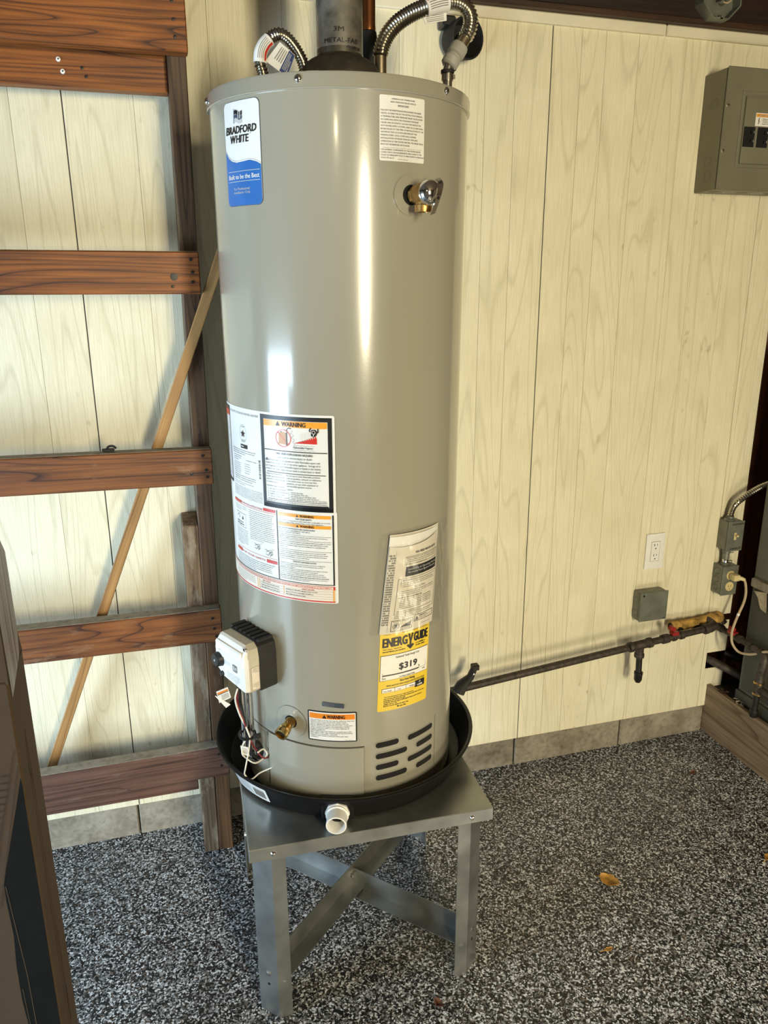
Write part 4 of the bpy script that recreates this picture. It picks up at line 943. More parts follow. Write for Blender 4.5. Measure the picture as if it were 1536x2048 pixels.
wire([(-0.069, 0.640), (-0.072, 0.610), (-0.082, 0.573), (-0.084, 0.549), (-0.071, 0.540), (-0.050, 0.547), (-0.023, 0.561)], 'wirewhite', -0.586, 0.0017)
wire([(-0.089, 0.760), (-0.089, 0.723), (-0.080, 0.687), (-0.071, 0.650), (-0.066, 0.631), (-0.056, 0.604), (-0.042, 0.584), (-0.025, 0.578)], 'wirered', -0.576)
m = MB('black'); m.tube([hl((-0.072+0.017*math.cos(a), -0.568+0.018*math.sin(a), 0.643+0.003*math.sin(a))) for a in [2*PI*i/20 for i in range(21)]], 0.0035, 6); m.box(tuple(hl((-0.060, -0.590, 0.640))), tuple(hl((-0.044, -0.583, 0.651))), 0.001); m.build('cable_tie', ht)
def tagmesh(pts, name, stripes, th=0.0012, mat='vinyl'):
    c = sum((Vector(p) for p in pts), Vector())/len(pts)
    nrm = (Vector(pts[1])-Vector(pts[0])).cross(Vector(pts[2])-Vector(pts[0])).normalized()
    if nrm.y > 0: nrm = -nrm
    m = MB(mat); A = [m.v(hl(Vector(p))) for p in pts]; Bq = [m.v(hl(Vector(p)-nrm*th)) for p in pts]
    m.f(A); m.f(Bq[::-1])
    for i in range(len(pts)): m.f((A[i], Bq[i], Bq[(i+1) % len(pts)], A[(i+1) % len(pts)]))
    for mat_, sp in stripes:
        m.use(mat_); m.f([m.v(hl(Vector(p)+nrm*0.0006)) for p in sp])
    return m.build(name, ht, smooth=0)
def lerp2(q, u, v):
    a, b_, c_, d_ = [Vector(x) for x in q]; return (a*(1-u)+b_*u)*(1-v)+(d_*(1-u)+c_*u)*v
q = [(-0.135, -0.62, 0.787), (-0.111, -0.625, 0.797), (-0.105, -0.62, 0.769), (-0.130, -0.615, 0.757)]
st_ = [('deeporange', [lerp2(q, 0.05, 0.12), lerp2(q, 0.95, 0.12), lerp2(q, 0.95, 0.26), lerp2(q, 0.05, 0.26)]), ('ink', [lerp2(q, 0.05, 0.28), lerp2(q, 0.95, 0.28), lerp2(q, 0.95, 0.33), lerp2(q, 0.05, 0.33)])]
for i in range(5): st_.append(('greyink', [lerp2(q, 0.3, 0.45+i*0.09), lerp2(q, 0.9, 0.45+i*0.09), lerp2(q, 0.9, 0.48+i*0.09), lerp2(q, 0.3, 0.48+i*0.09)]))
tagmesh(q, 'warning_tag', st_)
tagmesh([(-0.138, -0.615, 0.775), (-0.128, -0.618, 0.768), (-0.108, -0.62, 0.752), (-0.117, -0.62, 0.746)], 'warning_tag', [])
q = [(-0.090, -0.583, 0.626), (-0.073, -0.585, 0.619), (-0.071, -0.583, 0.594), (-0.088, -0.58, 0.602)]
tagmesh(q, 'wire_tag', [('greyink', [lerp2(q, 0.15, 0.2+i*0.16), lerp2(q, 0.85, 0.2+i*0.16), lerp2(q, 0.85, 0.24+i*0.16), lerp2(q, 0.15, 0.24+i*0.16)]) for i in range(4)])
# draft hood on top
topz = 1.4665
m = MB('hood'); hx = 0.0025
m.lathe([(0, topz-0.001), (0.090, topz-0.001), (0.090, topz+0.004), (0.084, topz+0.012), (0.080, topz+0.040), (0.076, topz+0.054), (0.070, topz+0.064), (0.058, topz+0.072), (0.047, topz+0.076), (0.044, topz+0.080), (0.044, topz+0.09), (0.0, topz+0.09)], 40, (hx, 0, 0))
m.build('draft_hood', ht)

# ================================================================== TOP CONNECTIONS
FX, FY = 0.1925, -0.474
fl = empty('flue_pipe', (FX, FY, 2.025), 'wide grey galvanized flue pipe rising from the top of the heater', 'pipe')
m = MB('flue'); m.lathe([(0.0425, 0.0), (0.0435, 0.004), (0.0435, 0.008), (0.0452, 0.010), (0.0445, 0.012), (0.0445, 0.60), (0.042, 0.60), (0.042, 0.002)], 48); m.build('pipe_wall', fl)
d = Decal(lambda u, v, l: Vector((0.0456*math.sin(R_(-14)+u/0.0445), -0.0456*math.cos(R_(-14)+u/0.0445), v)), 'ink')
d.text('3M', -0.001, 0.0410, 0.0115, 'ink', 'c', 0.009, 0, width=0.020); d.text('METAL-FAB', 0.004, 0.0225, 0.0115, 'ink', 'c', 0.009, 0, width=0.068)
d.greek(-0.030, 0.034, 0.0135, 1, 0.003, 'ink', 0.0030, 1, 0)
d.build('stamped_lettering', fl, recalc=False)
cp = empty('copper_pipe', (0.284, -0.35, 1.96), 'brown copper pipe with black sleeve standing behind the flue', 'pipe')
m = MB('copper'); m.lathe([(0, 0.16), (0.0145, 0.160), (0.0150, 0.165), (0.0145, 0.17), (0.0145, 0.66), (0, 0.66)], 20); m.build('copper_tube', cp)
m = MB('rubber'); m.lathe([(0, -0.003), (0.021, -0.003), (0.021, 0.05), (0.018, 0.06), (0.0195, 0.10), (0.0195, 0.140), (0.0165, 0.158), (0, 0.160)], 20); m.box((0.010, -0.012, 0.10), (0.034, 0.012, 0.118), 0.003); m.build('black_sleeve', cp)

def corrugated(m, pts, r0, r1, pitch=0.0052, n=18):
    path = resample(catmull(pts, 24), pitch/4.0); rr = []
    for i in range(len(path)): rr.append(r0+(r1-r0)*(0.5-0.5*math.cos(2*PI*i/4.0)))
    m.tube(path, rr, n); return path
Y = -0.474
# left connector
cl_ = empty('flexible_connector', (0.08, Y, 1.956), 'short ribbed steel water connector looping on the heater top left of the flue', 'connector')
def off(o, pts): return [Vector(p)-o.location for p in pts]
m = MB('steel')
corrugated(m, off(cl_, [(0.045, Y+0.004, 1.957), (0.042, Y, 1.995), (0.037, Y, 2.010), (0.036, Y, 2.019), (0.040, Y, 2.036), (0.054, Y, 2.053), (0.063, Y, 2.060), (0.075, Y, 2.0645), (0.087, Y, 2.061), (0.098, Y, 2.052), (0.109, Y, 2.038), (0.118, Y, 2.022), (0.123, Y, 2.000), (0.124, Y, 1.957)]), 0.0092, 0.0118)
m.build('ribbed_hose', cl_)
wp = off(cl_, [(0.0365, Y, 2.013), (0.0385, Y, 2.030), (0.046, Y, 2.044), (0.056, Y, 2.054)])
m = MB('vinyl'); m.tube(catmull(wp, 6), 0.0128, 20); wrap = m.build('label_wrap', cl_); wrap['label'] = 'white label wrapped round the hose'
m = MB('red'); cv_ = catmull(wp, 6)
def wrapstripe(mat, a, da, cv, R, i0, i1, parent, name):
    m = MB(mat); prev = None
    for i in range(i0, i1):
        T = (cv[min(i+1, len(cv)-1)]-cv[max(i-1, 0)]).normalized(); N = Vector((0, -1, 0)); N = (N-T*N.dot(T)).normalized(); Bv = T.cross(N)
        r = [m.v(cv[i]+(N*math.cos(x)+Bv*math.sin(x))*R) for x in (a-da, a, a+da)]
        if prev: m.f((prev[0], prev[1], r[1], r[0])); m.f((prev[1], prev[2], r[2], r[1]))
        prev = r
    return m.build(name, parent, recalc=False)
m.bm.free()
wrapstripe('red', 0.75, 0.20, cv_, 0.0131, 1, len(cv_)-1, wrap, 'red_stripe')
for a in (0.30, 0.05, -0.2, -0.45, 1.15): wrapstripe('greyink', a, 0.04, cv_, 0.0131, 2, len(cv_)-2, wrap, 'print_line')
q = [Vector(p)-cl_.location for p in ((0.075, Y-0.006, 2.050), (0.103, Y-0.008, 2.029), (0.086, Y-0.010, 1.990), (0.046, Y-0.006, 2.016))]
m = MB('vinyl'); A = [m.v(p) for p in q]; Bq = [m.v(p+Vector((0, 0.0015, 0))) for p in q]; m.f(A); m.f(Bq[::-1])
for i in range(4): m.f((A[i], Bq[i], Bq[(i+1) % 4], A[(i+1) % 4]))
def qt(u, v, l): return (q[0]*(1-u)+q[1]*u)*(1-v)+(q[3]*(1-u)+q[2]*u)*v+Vector((0, -0.0006*l, 0))
m.use('darkblue'); m.f([m.v(qt(*p, 1)) for p in ((0.62, 0.02), (0.99, 0.02), (0.99, 0.98), (0.62, 0.98))])
m.use('palegrey')
for u in (0.68, 0.74, 0.80): m.f([m.v(qt(*p, 2)) for p in ((u, 0.1), (u+0.02, 0.1), (u+0.02, 0.85), (u, 0.85))])
m.use('greyink')
for u in (0.22, 0.32, 0.42, 0.52): m.f([m.v(qt(*p, 2)) for p in ((u, 0.12), (u+0.035, 0.12), (u+0.035, 0.7), (u, 0.7))])
tg = m.build('paper_tag', cl_, smooth=0, recalc=False); tg['label'] = 'white and dark blue paper tag'
d = Decal(lambda u, v, l: qt(0.95-v, 0.92-u, 3), 'vinyl'); d.text('EASTMAN', 0.02, 0.03, 0.10, 'vinyl', 'l', 0.01, 0, width=0.52); d.build('tag_lettering', tg, recalc=False)
# right connector
cr_ = empty('flexible_connector', (0.274, Y, 1.956), 'long ribbed steel water connector arching over the right of the heater', 'connector')
m = MB('nickel'); m.lathe([(0, 0), (0.0125, 0), (0.0125, 0.094), (0.0, 0.094)], 20); m.build('smooth_nipple', cr_)
m = MB('steel')
pth = off(cr_, [(0.274, Y, 2.040), (0.275, Y, 2.048), (0.280, Y, 2.064), (0.291, Y, 2.083), (0.311, Y, 2.103), (0.340, Y, 2.121), (0.368, Y, 2.1335), (0.398, Y, 2.144), (0.425, Y-0.002, 2.147), (0.447, Y-0.004, 2.141), (0.4605, Y-0.004, 2.124), (0.4605, Y-0.002, 2.104), (0.452, Y, 2.086)])
corrugated(m, pth, 0.0128, 0.0158, 0.0058, 20); m.build('ribbed_hose', cr_)
wp = off(cr_, [(0.366, Y, 2.1325), (0.380, Y, 2.138), (0.398, Y, 2.1435), (0.413, Y, 2.146)]); cv_ = catmull(wp, 6)
m = MB('vinyl'); m.tube(cv_, 0.0172, 22); wrap = m.build('label_wrap', cr_); wrap['label'] = 'white label wrapped round the hose'
wrapstripe('red', -0.55, 0.18, cv_, 0.0175, 1, len(cv_)-1, wrap, 'red_stripe')
for a in (-0.15, 0.10, 0.32, 0.54): wrapstripe('greyink', a, 0.045, cv_, 0.0175, 2, len(cv_)-2, wrap, 'print_line')
q2 = [Vector(p)-cr_.location for p in ((0.361, Y+0.004, 2.122), (0.412, Y+0.004, 2.134), (0.413, Y+0.004, 2.115), (0.368, Y+0.004, 2.106))]
m = MB('vinyl'); A = [m.v(p) for p in q2]; Bq = [m.v(p+Vector((0, 0.0015, 0))) for p in q2]; m.f(A); m.f(Bq[::-1])
for i in range(4): m.f((A[i], Bq[i], Bq[(i+1) % 4], A[(i+1) % 4]))
m.use('greyink')
for v in (0.30, 0.48, 0.66, 0.82):
    m.f([m.v((q2[0]*(1-u)+q2[1]*u)*(1-vv)+(q2[3]*(1-u)+q2[2]*u)*vv+Vector((0, -0.0006, 0))) for u, vv in ((0.1, v), (0.88, v), (0.88, v+0.06), (0.1, v+0.06))])
m.build('paper_tag', cr_, smooth=0, recalc=False)
m = MB('nickel'); dn = (Vector((0.425, Y, 2.045))-Vector((0.452, Y, 2.086))).normalized(); s0 = Vector((0.452, Y, 2.087))-cr_.location
m.lathe([(0, 0), (0.0125, 0), (0.0125, 0.016), (0.0150, 0.017), (0.0150, 0.022)], 20, s0, dn); m.build('end_ferrule', cr_)
m = MB('greypvc'); m.lathe([(0.0, 0.018), (0.0165, 0.018), (0.0180, 0.022), (0.0180, 0.038), (0.0145, 0.041), (0.0145, 0.045), (0.0175, 0.047), (0.0175, 0.062), (0.0140, 0.065), (0.0, 0.065)], 22, s0, dn); un = m.build('grey_union', cr_); un['label'] = 'grey plastic union'
e0 = s0+dn*0.062
m = MB('steel'); m.tube([e0, Vector((0.4155, Y, 2.026))-cr_.location, Vector((0.415, Y, 1.957))-cr_.location], 0.0098, 16)
m.lathe([(0.0, 0), (0.0122, 0), (0.0122, 0.012), (0, 0.012)], 18, Vector((0.415, Y, 2.006))-cr_.location); m.box((0.137, -0.006, 0.054), (0.156, 0.006, 0.062), 0.001); m.build('clamp', cr_)
m = MB('rubber'); m.lathe([(0, 0), (0.0135, 0), (0.0135, 0.006), (0, 0.006)], 16, Vector((0.4152, Y, 2.020))-cr_.location); m.box((0.148, -0.006, 0.069), (0.158, 0.004, 0.078), 0.001); m.build('rubber_sleeve', cr_)
# black dished cover on the wall behind the right connector
bc = empty('dished_cover', (0.608, 0.0, 2.216), 'black dished cover on the wall behind the right water connector', 'cover')
ax_ = Vector((0.28, -1, -0.05)).normalized()
m = MB('rubber'); m.lathe([(0, 0.012), (0.034, 0.016), (0.042, 0.040), (0.046, 0.056), (0.050, 0.054), (0.048, 0.035), (0.044, 0.006), (0.040, -0.004), (0, -0.004)], 32, (0, -0.010, 0), ax_); m.build('cover_shell', bc)
m = MB('black'); m.lathe([(0, 0.040), (0.013, 0.040), (0.016, 0.010), (0.016, 0.008)], 18, (0, -0.006, 0), ax_); m.build('cover_hub', bc)
m = MB('black'); m.box((-0.046, -0.044, 0.024), (-0.010, -0.004, 0.050), 0.004); m.build('cover_clip', bc, smooth=0)

# ================================================================== BOOKLET IN POUCH
bk_ = empty('instruction_booklet', cyl(17, 1.02, RB+0.002)+Vector((0, 0, 0)), 'folded cream instruction booklet taped to the heater in a clear pouch', 'booklet')
bk_.matrix_world = HM @ Matrix.Translation(cyl(18.5, 1.02, 0)); 
BZ = 1.02
def bfn(phc, bow, depth):
    def fn(u, v, l):
        # sheet standing slightly off the tank, bowed outwards, leaning out at the top left
        x = u/0.0640
        r = RB+depth+bow*(1-x*x)*(0.35+0.65*(v+0.11)/0.22)+0.0004*l
        return cyl(phc+math.degrees(u/RB)-(v)*18*0.0, BZ+v, r)-cyl(18.5, 1.02, 0)
    return fn
skew = 0.0115
def sheet(fn, u0, u1, v0, v1, mat, name, sag=None, th=0.0008):
    d = Decal(fn, mat); n, mrow = 22, 12; g = []
    for j in range(mrow+1):
        row = []
        for i in range(n+1):
            u = u0+(u1-u0)*i/n; tp = v1-(sag((u-u0)/(u1-u0)) if sag else 0)
            v = v0+(tp-v0)*j/mrow
            row.append(d.v(fn(u+skew*(v/0.11), v, 0)))
        g.append(row)
    for j in range(mrow):
        for i in range(n): d.f((g[j][i], g[j][i+1], g[j+1][i+1], g[j+1][i]))
    bmesh.ops.recalc_face_normals(d.bm, faces=d.bm.faces[:]); bmesh.ops.solidify(d.bm, geom=d.bm.faces[:], thickness=th)
    return d.build(name, bk_)
fb = bfn(18.7, 0.004, 0.004); ff = bfn(18.7, 0.011, 0.0065); fm = bfn(18.7, 0.0065, 0.005)
sheet(fb, -0.0640, 0.0675, -0.100, 0.1145, 'booklet', 'back_cover')
sheet(fm, -0.0638, 0.0672, -0.100, 0.1105, 'paper', 'inner_pages')
sheet(ff, -0.0636, 0.0670, -0.101, 0.1030, 'booklet', 'front_cover', sag=lambda x: 0.013*math.sin(PI*min(1, x*1.0))**0.8*(1-0.35*x)+0.012*(1-x)**3)
d = Decal(lambda u, v, l: ff(u+skew*(v/0.11), v, l+1.5), 'ink')
for i in range(3): d.greek(-0.0625, -0.048, 0.0, 0, 1)
d.rect(-0.0490, -0.098, -0.0484, 0.080, 'palegrey', 1)
for i in range(7):
    for j in range(30):
        if random.random() < 0.85: d.rect(-0.0620+i*0.0019, 0.070-j*0.0052, -0.0608+i*0.0019, 0.0735-j*0.0052, 'greyink', 1)
d.text('GAS-FIRED WATER HEATER', 0.022, 0.0715, 0.0068, 'ink', 'c', 0.02, 2, width=0.060)
d.frame(-0.028, 0.0485, 0.062, 0.0665, 0.0006, 'ink', 1); d.greek(-0.026, 0.060, 0.0630, 4, 0.0042, 'ink', 0.0010)
d.rect(-0.025, 0.0235, 0.061, 0.0445, 'ink', 1); d.text('Installation & Operating Manual', 0.018, 0.0370, 0.0060, 'palegrey', 'c', 0.01, 2, width=0.078); d.text('Flammable Vapor Ignition Resistant', 0.018, 0.0305, 0.0055, 'palegrey', 'c', 0.01, 2, width=0.076)
d.frame(-0.0385, -0.0600, 0.063, 0.0195, 0.0006, 'ink', 1); d.rect(-0.032, 0.004, -0.0315, 0.018, 'ink', 1)
d.text('WARNING:', -0.030, 0.0135, 0.0046, 'ink', 'l', 0.02, 2, width=0.022); d.greek(-0.006, 0.058, 0.0140, 1, 0.004, 'ink', 0.0009, 1); d.greek(-0.030, 0.058, 0.0095, 3, 0.0042, 'ink', 0.0009, 0.3)
d.text('For Your Safety', 0.014, -0.0040, 0.0042, 'ink', 'c', 0, 2); d.greek(-0.034, 0.058, -0.0090, 3, 0.0042, 'ink', 0.0009)
d.text('WHAT TO DO IF YOU SMELL GAS', -0.034, -0.0240, 0.0044, 'ink', 'l', 0.02, 2, width=0.056); d.greek(-0.030, 0.056, -0.0275, 6, 0.0040, 'ink', 0.0010)
d.greek(-0.034, 0.058, -0.0530, 2, 0.0036, 'ink', 0.0010); d.greek(-0.038, 0.058, -0.0640, 2, 0.0036, 'ink', 0.0009)
d.frame(-0.0420, -0.0960, 0.006, -0.0720, 0.0009, 'ink', 1); d.ring(-0.031, -0.0855, 0.0062, 0.0070, 'ink', 2, 18); d.rect(-0.0340, -0.0895, -0.0285, -0.0815, 'ink', 2)
d.poly([(-0.021, -0.0890), (0.001, -0.0890), (0.003, -0.0770), (-0.004, -0.0820), (-0.010, -0.0830)], 'ink', 2); d.greek(-0.038, 0.002, -0.0755, 1, 0.002, 'ink', 0.0010, 1); d.greek(-0.021, 0.002, -0.0925, 1, 0.002, 'ink', 0.0010, 1)
d.frame(0.0095, -0.0835, 0.062, -0.0690, 0.0008, 'ink', 1); warn(d, 0.0115, -0.0810, 0.0085, 'greyink', 2); d.text('WARNING', 0.032, -0.0745, 0.0042, 'ink', 'c', 0.02, 2); d.greek(0.022, 0.058, -0.0775, 2, 0.0030, 'greyink', 0.0008)
d.greek(0.030, 0.056, -0.0930, 1, 0.003, 'greyink', 0.0007, 1)
d.build('cover_print', bk_, recalc=False)
po = empty('plastic_pouch', (0, 0, 0), 'clear crinkled plastic pouch holding the booklet on the heater', 'pouch'); po.matrix_world = HM @ Matrix.Translation(cyl(18.5, 1.02, 0))
def pfn(u, v):
    x = u/0.095; wr = 0.0012*math.sin(u*310+v*70)+0.0010*math.sin(v*160+u*90)
    bulge = 0.0185*max(0, 1-abs(x)**3.0)
    return cyl(20.3+math.degrees(u/RB)+0.0, BZ+v, RB+0.0028+bulge+wr*(0.3+0.7*min(1, abs(x)*1.4)))-cyl(18.5, 1.02, 0)
m = MB('film'); n, mr = 46, 26; g = [[m.v(pfn(-0.092+0.184*i/n+skew*((-0.101+0.221*j/mr)/0.11), -0.101+0.221*j/mr)) for i in range(n+1)] for j in range(mr+1)]
for j in range(mr):
    for i in range(n): m.f((g[j][i], g[j][i+1], g[j+1][i+1], g[j+1][i]))
m.build('film_sheet', po)

# ================================================================== WALL FITTINGS, RIGHT
# breaker panel
X0, X1, Z0, Z1, DP = 1.384, 1.745, 1.8755, 2.190, 0.098
ep = empty('breaker_panel', ((X0+X1)/2, 0, Z0), 'olive-grey breaker panel mounted high on the cream wall', 'electrical panel')
eo = ep.location
def epb(mb, name, par=ep, **kk):
    for v in mb.bm.verts: v.co -= eo
    return mb.build(name, par, **kk)
m = MB('panelgrey'); m.box((X0, -DP+0.004, Z0), (X1, 0, Z1), 0.002); eb = epb(m, 'panel_box', smooth=0)
m = MB('panelgrey'); m.box((X0-0.001, -DP-0.003, Z0-0.001), (X1+0.004, -DP+0.003, Z1+0.002), 0.0018)
m.box((1.436, -DP-0.0055, 1.935), (X1, -DP, 2.133), 0.0025, 2); ec = epb(m, 'panel_cover', smooth=0)
m = MB('panelgrey')
m.box((1.4455, -DP-0.0115, 1.9445), (X1, -DP-0.003, 2.1195), 0.005, 2)
edo = epb(m, 'panel_door')
for zc, yc in ((2.160-0.055, -0.055), (1.915, -0.055), (1.955, -0.05)):
    m = MB('panelgrey'); m.lathe([(0.0135, 0.0004), (0.0145, 0.0012), (0.0155, 0.0004)], 24, (X0, yc, zc), (-1, 0, 0)); epb(m, 'knockout', eb, recalc=False)
for i in range(5):
    m = MB('palegrey' if i % 2 else 'panelgrey'); m.lathe([(0.013, 0.0004), (0.0145, 0.0012), (0.016, 0.0004)], 24, (X0+0.03+i*0.05, -0.052, Z0), (0, 0, -1)); epb(m, 'knockout', eb, recalc=False)
for x, z in ((1.3915, 2.093), (1.3910, 1.9765)):
    m = MB('chrome'); m.lathe([(0, 0.005), (0.0035, 0.0042), (0.0055, 0.001), (0.0055, -0.001)], 14, (x, -DP-0.003, z), (0, -1, 0)); epb(m, 'cover_screw', ec)
yf = -DP-0.0118
for x0, x1 in ((1.4475, 1.4840), (1.4935, 1.530), (1.5395, 1.576)):
    m = MB('slot'); m.box((x0, yf-0.0015, 1.9885), (x1, yf+0.002, 2.0405))
    brk = epb(m, 'breaker', edo, smooth=0)
    for zz in (2.003, 2.0265):
        m = MB('black'); m.box((x0+0.021, yf-0.0075, zz-0.004), (x0+0.028, yf, zz+0.004), 0.001); m.use('palegrey'); m.box((x1-0.0035, yf-0.002, zz-0.002), (x1-0.0025, yf, zz+0.004)); epb(m, 'breaker_toggle', edo, smooth=0)
d = Decal(lambda u, v, l: Vector((1.4815+u, yf-0.0003-0.0003*l, 2.0435+v))-eo, 'paper')
d.rect(0, 0, 0.115, 0.0340, 'paper', 0); d.rect(0.002, 0.0235, 0.113, 0.0320, 'orange', 1); d.text('WARNING', 0.010, 0.0250, 0.0075, 'vinyl', 'l', 0.02, 2)
d.stroke([(0.0125, 0.021), (0.0105, 0.0135), (0.0130, 0.0135), (0.0108, 0.0055)], 0.0020, 'ink', 2); d.poly([(0.0100, 0.0080), (0.0126, 0.0085), (0.0107, 0.0045)], 'ink', 2); d.greek(0.024, 0.110, 0.0180, 4, 0.0042, 'ink', 0.0012)
d.build('warning_label', edo, recalc=False)

# outlet plate
op = empty('wall_outlet', (1.3705, 0, 0.745), 'white duplex outlet with a wide cover plate on the cream wall', 'outlet')
m = MB('white'); m.box((-0.0365, -0.0068, -0.0630), (0.0365, 0.0, 0.0630), 0.003, 2); m.build('cover_plate', op)
m = MB('white'); m.box((-0.0165, -0.0088, -0.0345), (0.0165, -0.004, 0.0345), 0.0015); rc_ = m.build('receptacle', op, smooth=0)
m = MB('ink'); m.box((-0.0172, -0.0071, -0.0352), (0.0172, -0.0055, 0.0352)); m.build('plate_gap', op, smooth=0)
m = MB('white'); m.box((-0.0150, -0.0096, -0.0022), (-0.001, -0.008, 0.0028), 0.0005); m.box((0.001, -0.0096, -0.0022), (0.0150, -0.008, 0.0028), 0.0005); m.build('test_buttons', rc_, smooth=0)
for s in (0.0185, -0.0185):
    m = MB('ink'); m.box((-0.0066, -0.0091, s+0.001), (-0.0044, -0.0086, s+0.0095)); m.box((0.0044, -0.0091, s+0.0020), (0.0062, -0.0086, s+0.009)); m.lathe([(0, 0.0005), (0.0024, 0.0005), (0.0024, -0.001)], 10, (0, -0.0088, s-0.0075), (0, -1, 0)); m.build('socket_slots', rc_, smooth=0)
for s in (0.0480, -0.0480):
    m = MB('white'); m.lathe([(0, 0.0012), (0.0028, 0.0008), (0.0030, -0.001)], 12, (0, -0.0068, s), (0, -1, 0)); m.build('plate_screw', op)

# square junction box
jb = empty('junction_box', (1.3545, 0, 0.5605), 'square grey steel junction box with blank cover below the white outlet', 'junction box')
m = MB('boxgrey'); m.box((-0.050, -0.044, -0.0525), (0.0545, 0.0, 0.0520), 0.008, 2); bo = m.build('box_body', jb)
m = MB('boxgrey'); m.box((-0.0525, -0.0475, -0.0520), (0.0570, -0.0440, 0.0540), 0.003); jc = m.build('box_cover', jb, smooth=0)
for x, z in ((-0.040, 0.043), (0.045, -0.045)):
    m = MB('slot' if x < 0 else 'chrome'); m.lathe([(0, 0.0015), (0.0035, 0.0012), (0.0038, -0.001)], 10, (x, -0.0475, z), (0, -1, 0)); m.build('cover_screw', jc)
for z in (0.022, -0.024):
    m = MB('boxgrey'); m.lathe([(0.0, 0.0008), (0.009, 0.0008), (0.010, 0.0), (0.0105, 0.0012), (0.0115, 0.0)], 18, (-0.0502, -0.022, z), (-1, 0, 0)); m.build('knockout', bo, recalc=False)

# switch box
sw = empty('switch_box', (1.6500, 0, 0.7865), 'upper grey steel box with ivory toggle switch and handwritten words', 'switch')
m = MB('boxgrey'); m.box((-0.029, -0.050, -0.0525), (0.033, 0.0, 0.0525), 0.007, 2); m.build('box_body', sw)
m = MB('boxgrey'); m.box((-0.0305, -0.0535, -0.0540), (0.0345, -0.0495, 0.0540), 0.002); sc_ = m.build('cover_plate', sw, smooth=0)
m = MB('ivory'); m.box((-0.004, -0.0545, -0.013), (0.0055, -0.053, 0.013), 0.001); m.box((-0.002, -0.066, -0.001), (0.006, -0.053, 0.0065), 0.0015, mtx=Matrix.Translation((0, 0, 0.001))); m.build('toggle', sc_, smooth=0)
for z in (0.031, -0.031):
    m = MB('boxgrey'); m.lathe([(0, 0.0015), (0.0028, 0.001), (0.003, -0.001)], 10, (0.001, -0.0535, z), (0, -1, 0)); m.build('cover_screw', sc_)
d = Decal(lambda u, v, l: Vector((u, -0.0538-0.0002*l, v)), 'ink')
d.text('Furnace', 0.0075, 0.0410, 0.0110, 'ink', 'c', 0.015, 1, width=0.046, shear=0.25, rot=0.05); d.text('Switch', 0.0060, -0.0470, 0.0115, 'ink', 'c', 0.015, 1, width=0.044, shear=0.25, rot=0.06)
d.build('handwriting', sc_, recalc=False)
# outlet box below
ob_ = empty('outlet_box', (1.6500, 0, 0.6240), 'lower grey steel box with ivory duplex outlet under the switch box', 'outlet')
m = MB('boxgrey'); m.box((-0.029, -0.050, -0.0525), (0.033, 0.0, 0.0525), 0.002); bo = m.build('box_body', ob_, smooth=0)
m = MB('boxgrey'); m.box((-0.0305, -0.0535, -0.0540), (0.0345, -0.0495, 0.0540), 0.002); oc_ = m.build('cover_plate', ob_, smooth=0)
for z in (0.030, 0.0, -0.030):
    m = MB('boxgrey'); m.lathe([(0.0, 0.0008), (0.0095, 0.0008), (0.0105, -0.0003), (0.0112, 0.0012), (0.0122, 0.0)], 20, (-0.0292, -0.024, z), (-1, 0, 0)); m.build('knockout', bo, recalc=False)
for z in (0.0205, -0.0205):
    m = MB('ivory'); m.lathe([(0, 0.003), (0.0155, 0.003), (0.0168, 0.0018), (0.0168, -0.001)], 26, (0.002, -0.0535, z), (0, -1, 0))
    if z < 0:
        m.use('ink'); m.box((-0.0045, -0.0568, z-0.003), (-0.0027, -0.0564, z+0.0065)); m.box((0.0063, -0.0568, z-0.003), (0.0078, -0.0564, z+0.005)); m.lathe([(0, 0.0034), (0.002, 0.0033)], 8, (0.002, -0.0535, z-0.009), (0, -1, 0))
    m.build('socket', oc_)
m = MB('boxgrey'); m.lathe([(0, -0.003), (0.014, -0.003), (0.014, 0.006), (0.0095, 0.008), (0.0095, 0.018), (0.012, 0.020), (0.012, 0.040), (0.014, 0.042), (0.014, 0.0565), (0, 0.0565)], 18, (-0.004, -0.026, 0.0535)); m.use('chrome'); m.lathe([(0.0102, 0.008), (0.0105, 0.020), (0.0098, 0.022)], 18, (-0.004, -0.026, 0.0535)); cn = m.build('conduit_coupling', ob_)
for x, z in ((0.013, 0.062), (0.015, 0.098)):
    m = MB('boxgrey'); m.lathe([(0, 0.008), (0.0045, 0.008), (0.005, 0.0), (0.004, -0.006)], 10, (x, -0.028, z), (0.9, -0.5, 0)); m.build('set_screw', cn)
# flexible metal conduit
fc = empty('flexible_conduit', (1.6430, -0.026, 0.839), 'ribbed metal conduit curving right from the switch box top', 'conduit')
m = MB('steel'); o_ = fc.location
cpts = [Vector(p)-o_ for p in ((1.6430, -0.026, 0.845), (1.6440, -0.028, 0.868), (1.6480, -0.034, 0.892), (1.654, -0.048, 0.912), (1.680, -0.058, 0.936), (1.720, -0.060, 0.956), (1.752, -0.060, 0.966), (1.81, -0.060, 0.984))]
corrugated(m, cpts, 0.0088, 0.0112, 0.0072, 14); m.build('ribbed_tube', fc)
m = MB('boxgrey'); m.lathe([(0, -0.002), (0.0175, -0.002), (0.0175, 0.005), (0.013, 0.007), (0.013, 0.014), (0, 0.014)], 18); m.box((-0.022, -0.008, 0.0), (-0.010, 0.004, 0.009), 0.001); m.build('connector_nut', fc)
